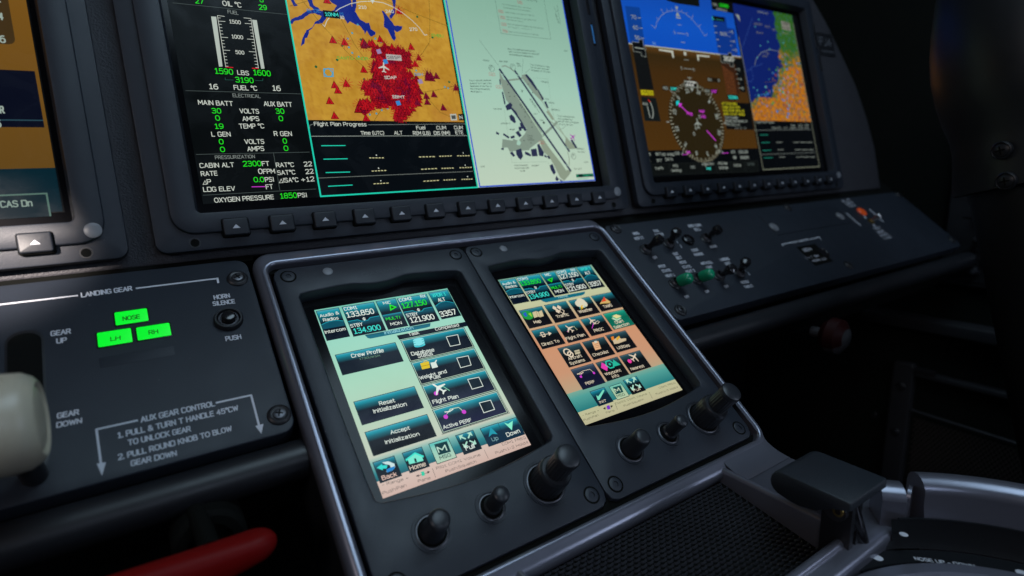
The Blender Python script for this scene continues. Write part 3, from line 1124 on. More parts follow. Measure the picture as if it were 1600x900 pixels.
EDG = lin((190, 214, 190))
button(scr1, ((402, 235), (655, 185), (695, 262), (440, 322)), C8, [("Database", 446, 298, 538, 280), ("Status", 472, 307, 532, 295)], 13, ic_db, edge=EDG)
button(scr1, ((445, 327), (697, 268), (740, 350), (482, 413)), C8, [("Weight and", 480, 395, 588, 366), ("Fuel", 522, 395, 562, 386)], 13, ic_wt, edge=EDG)
button(scr1, ((487, 418), (742, 357), (785, 437), (525, 506)), C8, [("Flight Plan", 532, 492, 635, 467)], 14, ic_fp, lo2=lin((26, 30, 56)), edge=EDG)
button(scr1, ((530, 513), (787, 445), (832, 525), (570, 608)), C8, [("Active PERF", 574, 593, 688, 562)], 14, ic_pf, lo=lin((12, 22, 44)), lo2=lin((30, 32, 62)), edge=EDG)
# scroll bar of the task list
T = MB(FP, C8, H0 + .05)
T.ln([(772, 405), (838, 528), (566, 614)], 1.6, lin((20, 30, 36)))
T.build("scroll_bar", scr1)


def ic_back(T):
    T.pl([(152, 485), (196, 452), (198, 465), (240, 462), (236, 490), (200, 492), (206, 505)], lin((50, 215, 205)), h=H0 + .09)
    T.pl([(196, 440), (250, 430), (300, 450), (305, 480), (285, 505), (235, 520), (232, 498), (268, 482), (262, 462), (225, 455)], lin((200, 225, 225)), h=H0 + .1)
    T.pl([(232, 498), (268, 482), (303, 470), (300, 492), (280, 508), (238, 524)], lin((30, 130, 200)), h=H0 + .105)


def ic_home(T):
    T.pl([(390, 415), (470, 355), (545, 385), (540, 400), (478, 375), (398, 430)], lin((60, 225, 205)), h=H0 + .09)
    T.pl([(410, 415), (472, 370), (530, 395), (542, 425), (425, 455)], lin((120, 230, 205)), h=H0 + .095)
    T.pl([(462, 408), (478, 404), (488, 436), (472, 440)], lin((5, 30, 40)), h=H0 + .1)


def ic_msg(T):
    T.pl([(630, 290), (735, 262), (770, 350), (668, 380)], lin((8, 55, 60)), h=H0 + .09)
    T.tx("M", 668, 362, 742, 340, 58, lin((190, 225, 205)), h=H0 + .11, bold=.2)


def ic_full(T):
    a0, b0, a1, b1 = T.q
    cx_, cy_ = (a0 + a1) / 2, b0 + (b1 - b0) * .38
    s = (a1 - a0) * .36
    for sx in (-1, 1):
        for sy in (-1, 1):
            T.poly([(cx_ + sx * s, cy_ + sy * s), (cx_ + sx * s * .3, cy_ + sy * s), (cx_ + sx * s, cy_ + sy * s * .3)], H0 + .09, c=lin((170, 222, 200)))
            T.line([(cx_ + sx * s * .2, cy_ + sy * s * .2), (cx_ + sx * s * .8, cy_ + sy * s * .8)], s * .22, H0 + .095, c=lin((170, 222, 200)))


BT = lin((20, 130, 150))
button(scr1, ((125, 440), (295, 390), (357, 548), (182, 608)), G3, [("Back", 200, 590, 325, 552)], 34, ic_back, top=BT, lo=lin((6, 18, 30)), tc=lin((230, 195, 180)))
button(scr1, ((368, 362), (525, 315), (590, 472), (430, 522)), G3, [("Home", 432, 508, 565, 468)], 34, ic_home, top=BT, lo=lin((6, 18, 30)), tc=lin((225, 210, 190)))
button(scr1, ((590, 285), (745, 240), (815, 395), (655, 450)), G3, [("MSG", 682, 418, 775, 388)], 28, ic_msg, top=lin((90, 190, 180)), lo=lin((150, 205, 185)), lo2=lin((176, 205, 180)), tc=lin((12, 50, 52)))
button(scr1, ((810, 215), (955, 175), (1022, 322), (882, 372)), G3, [("Full", 898, 342, 972, 318)], 36, ic_full, top=BT, lo=lin((6, 22, 32)))
button(scr1, ((1020, 155), (1165, 115), (1230, 257), (1082, 305)), G3, [("Up", 1115, 266, 1170, 250)], 30,
       lambda T: T.pl([(1098, 145), (1158, 205), (1115, 202), (1085, 228)], lin((30, 150, 170)), h=H0 + .09), lo=lin((8, 40, 62)), tc=lin((120, 160, 165)))
button(scr1, ((1168, 115), (1305, 67), (1385, 200), (1232, 255)), G3, [("Down", 1240, 228, 1350, 190)], 32,
       lambda T: T.pl([(1210, 108), (1245, 120), (1285, 92), (1278, 172)], lin((130, 235, 200)), h=H0 + .09), lo=lin((8, 40, 62)))

T = MB(FP, G3, H0 + .05)
ik = lin((70, 62, 60))
T.tx("- Range +", 200, 640, 420, 578, 26, ik)
T.tx("Push:Pan", 205, 710, 402, 640, 28, ik)
T.tx("Pane", 500, 608, 602, 578, 26, ik)
T.ln([(482, 556), (592, 520)], 4, ik)
T.pl([(478, 552), (500, 540), (505, 560)], ik)
T.pl([(596, 514), (572, 512), (578, 534)], ik)
T.pl([(520, 520), (545, 512), (555, 545), (530, 555)], lin((40, 200, 160)), h=H0 + .06)
T.ln([(615, 488), (643, 565)], 3, ik)
T.tx("Pilot COM1 Volume", 652, 500, 1018, 384, 24, ik)
T.tx("Push:Squelch", 730, 525, 985, 440, 24, ik)
T.ln([(1047, 335), (1082, 410)], 3, ik)
T.tx("COM1 FREQ", 1200, 300, 1395, 242, 24, ik)
T.tx("Push:1-2 Hold:‡", 1145, 372, 1415, 280, 24, ik)
T.build("knob_legend", scr1)

# ---------------------------------------------------------------- right screen
ctl2 = make_controller(GX, "right touch screen controller, showing the tan Home page of app icons", "touch screen controllers in the console")
R1 = (760, 390, 3.1024)
mb = MB(FP)
x0, x1 = GX - .2, GX + 87.2
mb.grad(x0, -.2, x1, 97, H0, [(0, lin((120, 170, 150))), (.16, lin((196, 205, 165))), (.3, lin((192, 194, 155))), (.42, lin((196, 168, 130))), (.6, lin((204, 146, 110))), (.85, lin((200, 148, 115))), (1, lin((184, 160, 128)))])
mb.grad(x0, 97, x1, 110.5, H0, [(0, lin((120, 168, 150))), (.3, lin((80, 158, 150))), (1, lin((36, 120, 122)))])
mb.grad(x0, 110.5, x1, 119.4, H0, [(0, lin((190, 190, 150))), (1, lin((186, 180, 145)))])
scr2 = mb.build("lit_screen", ctl2)

T = new_tile(scr2, ((65, 153), (140, 140), (205, 250), (130, 265)), R1)
a0, b0, a1, b1 = T.q
bm = b0 + (b1 - b0) * .47
arc = [(a0 + (a1 - a0) * k / 10, bm - 1.5 * math.sin(math.pi * k / 10)) for k in range(11)]
T.poly(arc + [(a1, bm + 4), (a0, bm + 4)], H0 + .055, c=TEAL2)
T.line(arc, .5, H0 + .06, c=TEAL)
T.rect(a0, bm + 3.4, a1, b1 - .4, H0 + .057, c=NAVY)
T.tx("Audio &", 80, 174, 143, 163, 13, WHITE, h=H0 + .09, bold=.04)
T.tx("Radios", 96, 189, 150, 180, 13, WHITE, h=H0 + .09, bold=.04)
T.tx("Intercom", 115, 237, 185, 226, 13, WHITE, h=H0 + .09, bold=.04)
T.build("touch_button", scr2)
com_tile(R1, scr2, ((152, 137), (262, 117), (322, 232), (212, 250)), "", "", None, "", None,
         [("COM1", 156, 152, 205, 143, 12, WHITE), ("133.850", 168, 176, 268, 160, 20, GREEN), ("STBY", 196, 217, 242, 208, 12, WHITE), ("134.900", 213, 241, 308, 223, 20, CYAN)])
com_tile(R1, scr2, ((342, 103), (435, 88), (495, 190), (398, 210)), "", "", None, "", None,
         [("COM2", 346, 118, 390, 110, 12, WHITE), ("RX", 413, 106, 434, 102, 11, WHITE), ("127.150", 358, 144, 450, 127, 20, WHITE), ("STBY", 386, 180, 428, 172, 12, WHITE), ("121.900", 400, 204, 488, 186, 20, WHITE)])
mic_tile(scr2, ((270, 117), (335, 105), (390, 210), (328, 225)), R1, ("MIC", 288, 130, 314, 125), [(322, 135), (294, 146), (318, 158)], ("MULTI", 318, 193, 368, 184), ("MON", 338, 212, 378, 204))
xpdr_tile(scr2, ((443, 87), (505, 75), (568, 180), (503, 191)), R1,
          [("XPDR 1", 460, 104, 508, 95, 12, CYAN), ("ALT", 482, 122, 508, 117, 13, WHITE), ("3357", 506, 180, 562, 170, 20, WHITE)])
T = MB(FP, R1, H0 + .04)
T.pl([(262, 243), (478, 203), (476, 215), (462, 222), (290, 256), (275, 252)], lin((14, 105, 125)))
T.tx("Home", 352, 237, 397, 228, 12, lin((160, 215, 215)), h=H0 + .08)
T.build("page_title", scr2)

IW = lin((222, 205, 180))


def i_map(T):
    a, b = T.at(200, 318)
    T.disc(a, b, 4.4, H0 + .09, c=lin((30, 150, 60)), ry=3.8)
    T.poly([(a - 3, b - 2), (a, b - 3), (a - .5, b + .5), (a - 2.5, b + 1)], H0 + .1, c=lin((40, 90, 190)))
    T.poly([(a + 1, b - 1), (a + 3.4, b - 1.5), (a + 2.5, b + 2.4)], H0 + .1, c=lin((150, 200, 60)))
    T.pl([(222, 305), (240, 298), (252, 302), (268, 294), (278, 322), (262, 328), (250, 325), (232, 332)], lin((205, 190, 150)), h=H0 + .11)
    T.ln([(240, 298), (250, 325)], 1.5, lin((120, 110, 80)), h=H0 + .12)
    T.ln([(252, 302), (262, 328)], 1.5, lin((120, 110, 80)), h=H0 + .12)


def i_traf(T):
    for x, y in ((330, 283), (352, 280), (346, 298)):
        a, b = T.at(x, y)
        T.poly([(a - 1.8, b), (a, b - 2.2), (a + 1.8, b), (a, b + 2.2)], H0 + .09, c=IW)
    a, b = T.at(366, 298)
    T.line([(a - 1.9, b), (a, b - 2.4), (a + 1.9, b), (a, b + 2.4)], .55, H0 + .09, c=IW, closed=True)


def i_wx(T):
    for x, y, r in ((448, 263, 3.0), (460, 255, 3.8), (472, 262, 3.0), (460, 266, 3.2)):
        a, b = T.at(x, y)
        T.disc(a, b, r, H0 + .09, c=lin((215, 210, 185)))
    T.pl([(460, 270), (468, 268), (464, 280), (472, 278), (458, 296), (462, 284), (456, 285)], lin((225, 180, 20)), h=H0 + .1)
    T.ln([(450, 275), (455, 288)], 2, lin((60, 190, 190)), h=H0 + .1)
    T.ln([(474, 270), (478, 282)], 2, lin((60, 190, 190)), h=H0 + .1)


def i_taws(T):
    T.pl([(550, 262), (570, 232), (600, 252), (598, 260)], lin((210, 175, 110)), h=H0 + .09)
    T.pl([(558, 255), (570, 228), (582, 248)], lin((220, 70, 40)), h=H0 + .1)
    T.ln([(550, 263), (600, 256)], 2, lin((190, 160, 60)), h=H0 + .11)


def i_dir(T):
    T.tx("D", 272, 425, 290, 421, 26, IW, h=H0 + .1, bold=.12)
    T.ln([(258, 416), (312, 406)], 3, IW, h=H0 + .1)
    T.pl([(298, 398), (316, 405), (304, 418)], IW, h=H0 + .1)


def i_fpl(T):
    T.ln([(392, 396), (405, 380), (425, 372), (440, 390)], 2.4, lin((190, 200, 150)), h=H0 + .09)
    T.ln([(392, 398), (405, 384)], 2.4, MAG, h=H0 + .095)
    plane_icon(T, T.at(401, 382), 3.6, -.5, IW, H0 + .11)


def i_proc(T):
    T.ln([(512, 382), (520, 355)], 3, MAG, h=H0 + .09)
    plane_icon(T, T.at(510, 345), 3.4, -.3, IW, H0 + .1)
    T.ln([(520, 358), (540, 345), (548, 350), (540, 358), (522, 360)], 2.2, IW, h=H0 + .1)


def i_chart(T):
    for k in range(3):
        T.pl([(606 + k * 2, 322 + 6 * (2 - k)), (628, 314 + 6 * (2 - k)), (655, 322 + 6 * (2 - k)), (632, 334 + 6 * (2 - k))], [lin((190, 220, 190)), lin((110, 180, 130)), lin((225, 215, 150))][k], h=H0 + .09 + .01 * k)


def i_sys(T):
    for x, y, r in ((392, 497, 2.6), (407, 507, 2.0)):
        a, b = T.at(x, y)
        T.line([(a + r * math.cos(k * .63), b + r * math.sin(k * .63)) for k in range(10)], .9, H0 + .09, c=IW, closed=True)
    T.pl([(425, 490), (450, 484), (456, 503), (432, 509)], lin((190, 180, 150)), h=H0 + .09)
    T.ln([(428, 498), (455, 492)], 2, lin((60, 60, 50)), h=H0 + .1)


def i_chk(T):
    T.pl([(512, 450), (542, 443), (556, 480), (528, 488)], lin((225, 175, 130)), h=H0 + .09)
    T.pl([(522, 444), (534, 441), (537, 450), (525, 453)], lin((200, 205, 190)), h=H0 + .1)
    for k in range(3):
        T.ln([(523 + k * 3, 460 + k * 8), (543 + k * 3, 455 + k * 8)], 1.8, lin((110, 70, 50)), h=H0 + .1)


def i_util(T):
    T.pl([(612, 440), (640, 420), (652, 432), (676, 430), (678, 440), (640, 455), (620, 458)], lin((205, 185, 150)), h=H0 + .09)
    T.pl([(603, 424), (616, 420), (620, 436), (608, 440)], lin((225, 130, 40)), h=H0 + .1)
    T.pl([(628, 432), (642, 418), (648, 426), (634, 442)], lin((220, 170, 50)), h=H0 + .11)


def i_perf(T):
    T.ln([(440, 606), (468, 588), (502, 580), (522, 598)], 2.4, IW, h=H0 + .09)
    T.ln([(440, 602), (455, 604), (470, 595)], 4, IW, h=H0 + .1)
    for x, y in ((458, 616), (521, 598)):
        a, b = T.at(x, y)
        T.disc(a, b, .9, H0 + .11, c=MAG)
    T.ln([(458, 614), (463, 602)], 1.6, MAG, h=H0 + .105)


def i_way(T):
    a, b = T.at(572, 568)
    T.poly([(a - 3, b), (a, b - 3.6), (a + 3, b), (a, b + 3.6)], H0 + .09, c=lin((225, 60, 170)))
    a, b = T.at(598, 556)
    T.line([(a + 3.2 * math.cos(k * 1.047), b + 3.2 * math.sin(k * 1.047)) for k in range(6)], .9, H0 + .09, c=lin((40, 190, 160)), closed=True)
    T.disc(a, b, .9, H0 + .1, c=lin((40, 190, 160)))
    a, b = T.at(625, 550)
    T.poly([(a - 3.2, b + 2.2), (a, b - 3), (a + 3.2, b + 2.2)], H0 + .09, c=lin((40, 180, 150)))


def i_near(T):
    T.ln([(695, 540), (720, 520)], 2.6, MAG, h=H0 + .09)
    a, b = T.at(694, 541)
    T.disc(a, b, 1.6, H0 + .1, c=lin((235, 60, 160)))
    plane_icon(T, T.at(716, 520), 4.0, 1.0, IW, H0 + .11)


def i_init(T):
    T.pl([(532, 706), (542, 712), (566, 678), (572, 684), (548, 728), (540, 730)], lin((120, 220, 190)), h=H0 + .09)


def i_msg2(T):
    T.pl([(612, 668), (650, 658), (664, 690), (628, 702)], lin((15, 70, 70)), h=H0 + .09)
    T.tx("M", 628, 694, 652, 687, 24, lin((200, 220, 190)), h=H0 + .11, bold=.15)


K1, K2 = lin((8, 12, 16)), lin((16, 14, 18))
TT = lin((30, 120, 135))
TD = lin((40, 74, 84))
tiles = [
    (((158, 297), (268, 275), (318, 355), (212, 383)), [("Map", 234, 360, 268, 352)], i_map, TT),
    (((282, 270), (388, 250), (433, 332), (335, 355)), [("Traffic", 343, 333, 402, 320)], i_traf, TT),
    (((400, 247), (500, 230), (548, 303), (450, 328)), [("Weather", 452, 309, 518, 294)], i_wx, TT),
    (((508, 225), (607, 207), (655, 277), (560, 300)), [("TAWS", 572, 285, 613, 275)], i_taws, TT),
    (((220, 393), (330, 370), (380, 453), (272, 483)), [("Direct To", 273, 468, 356, 448)], i_dir, TT),
    (((345, 365), (447, 345), (497, 425), (398, 452)), [("Flight Plan", 390, 440, 480, 418)], i_fpl, TT),
    (((460, 337), (560, 318), (607, 393), (508, 420)), [("PROC", 526, 401, 572, 390)], i_proc, TT),
    (((568, 312), (667, 290), (715, 363), (617, 387)), [("Chart", 628, 361, 668, 351), ("Selection", 624, 385, 695, 364)], i_chart, lin((20, 150, 125))),
    (((345, 480), (455, 453), (505, 540), (402, 570)), [("Aircraft", 400, 537, 466, 520), ("Systems", 408, 560, 480, 540)], i_sys, TD),
    (((468, 448), (570, 425), (622, 505), (518, 535)), [("Checklist", 520, 519, 595, 500)], i_chk, TD),
    (((580, 415), (678, 393), (725, 473), (632, 498)), [("Utilities", 638, 484, 698, 469)], i_util, TD),
    (((410, 582), (520, 553), (573, 645), (468, 677)), [("PERF", 484, 657, 528, 645)], i_perf, lin((50, 70, 90))),
    (((532, 548), (637, 522), (690, 605), (585, 637)), [("Waypoint", 578, 611, 655, 590), ("Info", 612, 624, 645, 615)], i_way, TD),
    (((647, 515), (748, 490), (795, 570), (698, 597)), [("Nearest", 704, 586, 768, 569)], i_near, TD),
    (((500, 690), (572, 668), (612, 735), (548, 757)), [("INIT", 550, 747, 585, 737)], i_init, BT),
    (((598, 663), (655, 648), (690, 710), (632, 727)), [("MSG", 636, 717, 674, 706)], i_msg2, lin((110, 190, 170))),
    (((668, 632), (732, 615), (768, 683), (703, 702)), [("Full", 716, 690, 748, 680)], ic_full, BT),
]
for k, (q, lines, ic, top) in enumerate(tiles):
    lo, lo2, tc = K1, K2, lin((226, 212, 186))
    if k == 7:
        lo, lo2 = lin((6, 100, 80)), lin((10, 110, 90))
    if k == 11:
        lo, lo2 = lin((14, 18, 42)), lin((18, 20, 46))
    if k == 14:
        lo, lo2 = lin((10, 34, 52)), lin((10, 34, 52))
    if k == 15:
        lo, lo2, tc = lin((165, 200, 165)), lin((180, 200, 165)), lin((20, 55, 50))
    button(scr2, q, R1, lines, 13 if k < 14 else 12, ic, lo=lo, lo2=lo2, top=top, tc=tc)

T = MB(FP, R1, H0 + .05)
ik = lin((62, 60, 48))
T.tx("- Range +", 468, 809, 548, 783, 10, ik)
T.tx("Push:Pan", 474, 832, 545, 806, 11, ik)
T.tx("Pane", 582, 795, 622, 783, 10, ik)
T.ln([(568, 772), (612, 758)], 2, ik)
T.pl([(565, 771), (576, 762), (578, 776)], ik)
T.pl([(614, 757), (602, 754), (605, 768)], ik)
T.pl([(582, 758), (596, 754), (602, 772), (587, 776)], lin((120, 50, 190)), h=H0 + .06)
T.ln([(622, 742), (636, 776)], 1.6, ik)
T.tx("Copilot COM1 Volume", 628, 751, 780, 703, 10, ik)
T.tx("Push:Squelch", 668, 762, 765, 729, 10, ik)
T.ln([(788, 690), (805, 722)], 1.6, ik)
T.tx("COM1 FREQ", 840, 675, 917, 649, 10, ik)
T.tx("Push:1-2 Hold:‡", 825, 705, 930, 669, 10, ik)
T.build("knob_legend", scr2)

# ================================================================== the three large displays
def frame_ring(mb_, outer, inner, hs_out, hs_in, mname):
    """ring solid between two outlines with the same point count"""
    loops = [at_h(inset(outer, d), h) for d, h in hs_out] + [at_h(inset(inner, d), h) for d, h in hs_in]
    mb_.loft(loops, mname, cap1=False, smooth=True)


KEY0, KP = -31.7, 25.55          # first soft key and pitch on the middle display
SB = -72.5                       # lower edge of the lit picture


def make_display(dx, label, w_frame=(-72.6, 286.8), keyx=None, sc=1.0):
    t = thing("display_unit", FU, 107 + dx, -150, 0, label, "cockpit display", "large displays in the instrument panel")
    X0 = lambda a: dx + a
    # mounting frame
    mb_ = MB(FU)
    outer = rrect(X0(w_frame[0]), -282, X0(w_frame[1]), -44.8, 6, 6)
    inner = rrect(X0(-55), -272, X0(270), -62, 4, 6)
    frame_ring(mb_, outer, inner, [(0, 0.5), (0, 5.0), (.3, 5.75), (.9, 6.0)], [(-.3, 6.0), (0, 0)], "bezel_paint")
    mb_.build("mounting_frame", t)
    # raised bezel
    mb_ = MB(FU)
    outer = rrect(X0(-63.5), -275, X0(278.5), -54.0, (10, 10, 12, 12), 8)
    inner = rrect(X0(-50.5), -268, X0(266.3), -65.5, 3, 8)
    frame_ring(mb_, outer, inner, [(0, 5.5), (0, 8.0), (.25, 8.5), (.8, 8.8)], [(-.8, 8.8), (-.2, 8.6), (0, 8.0), (1.6, 1.2)], "bezel_paint")
    mb_.build("bezel", t)
    # cover glass
    mb_ = MB(FU)
    mb_.prism(rrect(X0(-51.5), -269, X0(267.3), -64.5, 3, 8), -2, -.05, "screen_glass")
    mb_.build("cover_glass", t)
    for a in (-53.6, 268.4):
        mb_ = MB(FU)
        mb_.lathe(X0(a), -49.3, [(3.0, 6.03), (2.9, 6.3), (2.3, 6.3), (2.1, 5.0), (1.0, 4.8)], "satin_black", 24, mlist=["bezel_paint", "satin_black", "void_black", "void_black", "void_black"])
        mb_.disc(X0(a), -49.3, 2.2, 6.08, "void_black", (0, 0, 0))
        mb_.build("screw_hole", t, (X0(a), -49.3, 6))
    mb_ = MB(FU)
    mb_.lathe(X0(273.0), -60.2, [(4.0, 8.8), (3.9, 9.1), (3.0, 9.4), (1, 9.5)], "grey_lens", 24)
    mb_.build("light_sensor", t, (X0(273), -60.2, 10))
    # card slots on the right side of the bezel
    for k, (b0_, b1_, m_) in enumerate(((-250, -218, "void_black"), (-211, -190, "card_blue"))):
        mb_ = MB(FU)
        mb_.prism(rrect(X0(276.2), b0_, X0(279.6), b1_, 1.2, 3), 8.0, 9.05, "gloss_black", .2)
        if m_ == "card_blue" and dx == 0:
            mb_.prism(rrect(X0(277.0), b0_ + 2, X0(278.6), b1_ - 2, .6, 3), 8.8, 9.3, m_, .1)
        mb_.build("card_slot", t, (X0(277.5), b0_, 10))
    # twelve soft keys
    first = None
    for k in range(12):
        a = X0(KEY0 + KP * k)
        if first is None:
            mb_ = MB(FU)
            mb_.prism(rrect(a - 7.4, -61.4, a + 7.4, -50.4, 1.4, 4), 5, 9.1, "void_black", .2)
            mb_.prism(rrect(a - 6.8, -60.9, a + 6.8, -51.0, 1.1, 4), 5, 11.3, "key_paint", .8)
            first = mb_.build("soft_key", t, (a, -56, 10))
            m2 = MB(FU)
            m2.poly([(a - 2.1, -54.9), (a, -57.2), (a + 2.1, -54.9)], 11.33, "white_print")
            m2.build("arrow_mark", first, (a, -56, 11.3))
        else:
            place_copy(first, KP * k, 0)
    return t


S2 = (230, 0, 2.727)
S3 = (440, 0, 2.903)
S4 = (700, 0, 2.727)
SC = (740, 60, 3.75)
SC2 = (720, 0, 6.6667)
LW = lin((196, 202, 192))
LG_ = lin((34, 214, 34))
GY = lin((120, 128, 124))

mfd = make_display(0, "large middle display with engine figures, orange obstacle map and airport chart")
mb = MB(FU)
mb.rect(-45.6, -262, 258.2, SB, 0.1, c=lin((5, 8, 8)))
scr = mb.build("lit_screen", mfd)

# ---- engine and systems strip
E = MB(FU, S2, 0.2)
for s, x0_, y0_, x1_, y1_, cap, cc in [
    ("27", 205, 14, 243, 17, 20, LG_), ("OIL °C", 322, 24, 403, 33, 21, LW), ("6", 480, 9, 497, 11, 20, LG_), ("29", 477, 41, 512, 44, 21, LG_),
    ("FUEL", 343, 57, 390, 64, 15, GY), ("1500", 350, 99, 400, 104, 16, LW), ("1000", 360, 163, 410, 168, 16, LW), ("500", 377, 230, 415, 233, 16, LW),
    ("1590", 288, 314, 368, 319, 24, LG_), ("LBS", 385, 318, 435, 322, 19, LW), ("1600", 452, 320, 528, 326, 24, LG_),
    ("3190", 377, 351, 455, 355, 23, LG_), ("16", 263, 379, 304, 382, 23, LW), ("FUEL °C", 370, 383, 470, 387, 20, LW), ("16", 533, 386, 570, 389, 23, LW),
    ("ELECTRICAL", 365, 414, 484, 418, 15, GY), ("MAIN BATT", 218, 446, 367, 452, 20, LW), ("AUX BATT", 498, 452, 619, 456, 20, LW),
    ("30", 276, 483, 317, 484, 22, LG_), ("VOLTS", 395, 483, 478, 485, 20, LW), ("30", 549, 485, 586, 485, 22, LG_),
    ("0", 292, 514, 312, 514, 22, LG_), ("AMPS", 407, 516, 479, 516, 20, LW), ("0", 562, 516, 581, 516, 22, LG_),
    ("19", 288, 549, 327, 549, 22, LG_), ("TEMP °C", 393, 548, 500, 547, 20, LW),
    ("L GEN", 275, 582, 357, 582, 20, LW), ("R GEN", 541, 580, 618, 580, 20, LW),
    ("0", 307, 615, 327, 615, 22, LG_), ("VOLTS", 416, 614, 500, 613, 20, LW), ("0", 579, 612, 597, 612, 22, LG_),
    ("0", 312, 648, 333, 648, 22, LG_), ("AMPS", 428, 645, 500, 643, 20, LW), ("0", 583, 643, 603, 643, 22, LG_),
    ("PRESSURIZATION", 290, 679, 460, 674, 15, GY),
    ("CABIN ALT", 225, 716, 372, 712, 20, LW), ("2300", 409, 710, 488, 708, 23, LG_), ("FT", 490, 708, 522, 707, 20, LW),
    ("RATE", 230, 751, 301, 748, 20, LW), ("0", 474, 741, 493, 741, 22, LW), ("FPM", 495, 741, 546, 739, 20, LW),
    ("P", 256, 785, 274, 784, 20, LW), ("0.0", 455, 777, 500, 776, 22, LG_), ("PSI", 503, 776, 541, 774, 20, LW),
    ("LDG ELEV", 240, 818, 376, 813, 20, LW), ("FT", 507, 807, 538, 805, 20, LW),
    ("RAT°C", 550, 713, 627, 711, 19, LW), ("22", 669, 710, 704, 708, 20, LW),
    ("SAT°C", 556, 746, 632, 743, 19, LW), ("22", 676, 742, 711, 739, 20, LW),
    ("ISA°C", 580, 778, 646, 775, 19, LW), ("+12", 658, 776, 714, 772, 20, LW),
    ("OXYGEN PRESSURE", 287, 864, 541, 849, 20, LW), ("1850", 567, 847, 640, 843, 23, LG_), ("PSI", 643, 842, 681, 840, 19, LW)]:
    E.tx(s, x0_, y0_, x1_, y1_, cap * 1.04, cc, bold=.03)
for x, y in ((238, 786), (563, 779)):
    E.ln([(x, y), (x + 16, y - 1), (x + 8, y - 16)], 2, LW, closed=True)
dl = lin((70, 80, 78))
for p in ([(108, 12), (598, 62)], [(163, 386), (655, 400)], [(208, 658), (692, 648)], [(237, 832), (720, 805)], [(538, 652), (565, 810)]):
    E.ln(p, 2, dl)
E.ln([(445, 796), (503, 795)], 3, MAG)
E.ln([(332, 330), (333, 340), (368, 341)], 1.5, lin((40, 90, 80)))
E.ln([(460, 343), (492, 344), (493, 334)], 1.5, lin((40, 90, 80)))
# fuel tapes
E.pl([(272, 70), (294, 71), (321, 283), (306, 284)], lin((175, 185, 176)))
E.pl([(447, 84), (467, 86), (500, 292), (486, 293)], lin((175, 185, 176)))
E.ln([(299, 66), (330, 70)], 2, LW)
E.ln([(411, 76), (442, 79)], 2, LW)
E.ln([(299, 66), (335, 286)], 2, LW)
E.ln([(442, 79), (474, 291)], 2, LW)
for k in range(16):
    t_ = k / 15
    L = 26 if k in (1, 6, 10) else 12
    xl, yl = 301 + 33 * t_, 76 + 206 * t_
    xr, yr = 444 + 29 * t_, 88 + 200 * t_
    if k in (1, 6, 10):
        L = 30
    E.ln([(xl, yl), (xl + L, yl + L * .06)], 2, LW)
    E.ln([(xr, yr), (xr - L, yr - L * .06)], 2, LW)
E.ln([(335, 286), (367, 288)], 3, lin((220, 20, 30)), h=.25)
E.ln([(446, 291), (474, 292)], 3, lin((220, 20, 30)), h=.25)
E.build("engine_readout", scr)

# ---- moving map
Mp = MB(FU, S3, 0.2)
tl, bl, br_ = Mp.at(22, 0), Mp.at(122, 548), Mp.at(833, 552)
a0m, a1m, b1m = 22.3, 137.5, Mp.at(480, 549)[1]
b0m = -262
N_ = 72
c_hi, c_lo, c_sh = lin((198, 152, 54)), lin((172, 122, 34)), lin((184, 122, 62))
for i in range(N_):
    for j in range(N_ * 2):
        pass
vs, cs, fs = [], [], []
NX, NY = 90, 110
for j in range(NY + 1):
    for i in range(NX + 1):
        a = a0m + (a1m - a0m) * i / NX
        b = -236 + (b1m + 236) * j / NY
        n1 = noise.fractal(Vector((a * .05, b * .05, 2)), 1, 2, 6)
        n2 = noise.fractal(Vector((a * .22, b * .22, 7)), 1, 2, 4)
        c = mix(c_hi, c_lo, min(1, max(0, .45 + .5 * n1 + .35 * n2)))
        c = mix(c, c_sh, min(1, max(0, (b + 130) / 60 + n1 * .4)))
        c = mix(c, lin((150, 96, 30)), min(1, max(0, noise.fractal(Vector((a * .6, b * .35, 4)), 1, 2, 3) * .5)))
        vs.append((a, b, .2))
        cs.append(c)
for j in range(NY):
    for i in range(NX):
        k = j * (NX + 1) + i
        fs.append((k, k + 1, k + NX + 2, k + NX + 1))
Mp.add(vs, fs, "display_picture", cs)
RV = lin((16, 36, 128))


def river(pts, w):
    P = Mp.ats(pts)
    dense, ws = [], []
    for i in range(len(P) - 1):
        for k in range(5):
            t_ = k / 5
            q = Vector(P[i]).lerp(Vector(P[i + 1]), t_)
            dense.append((q.x + random.uniform(-.25, .25), q.y + random.uniform(-.25, .25)))
            ww = w[i] + (w[i + 1] - w[i]) * t_
            ws.append(ww * .24 * random.uniform(.75, 1.3))
    dense.append(P[-1]); ws.append(w[-1] * .2)
    Mp.line(dense, ws, .25, c=RV)


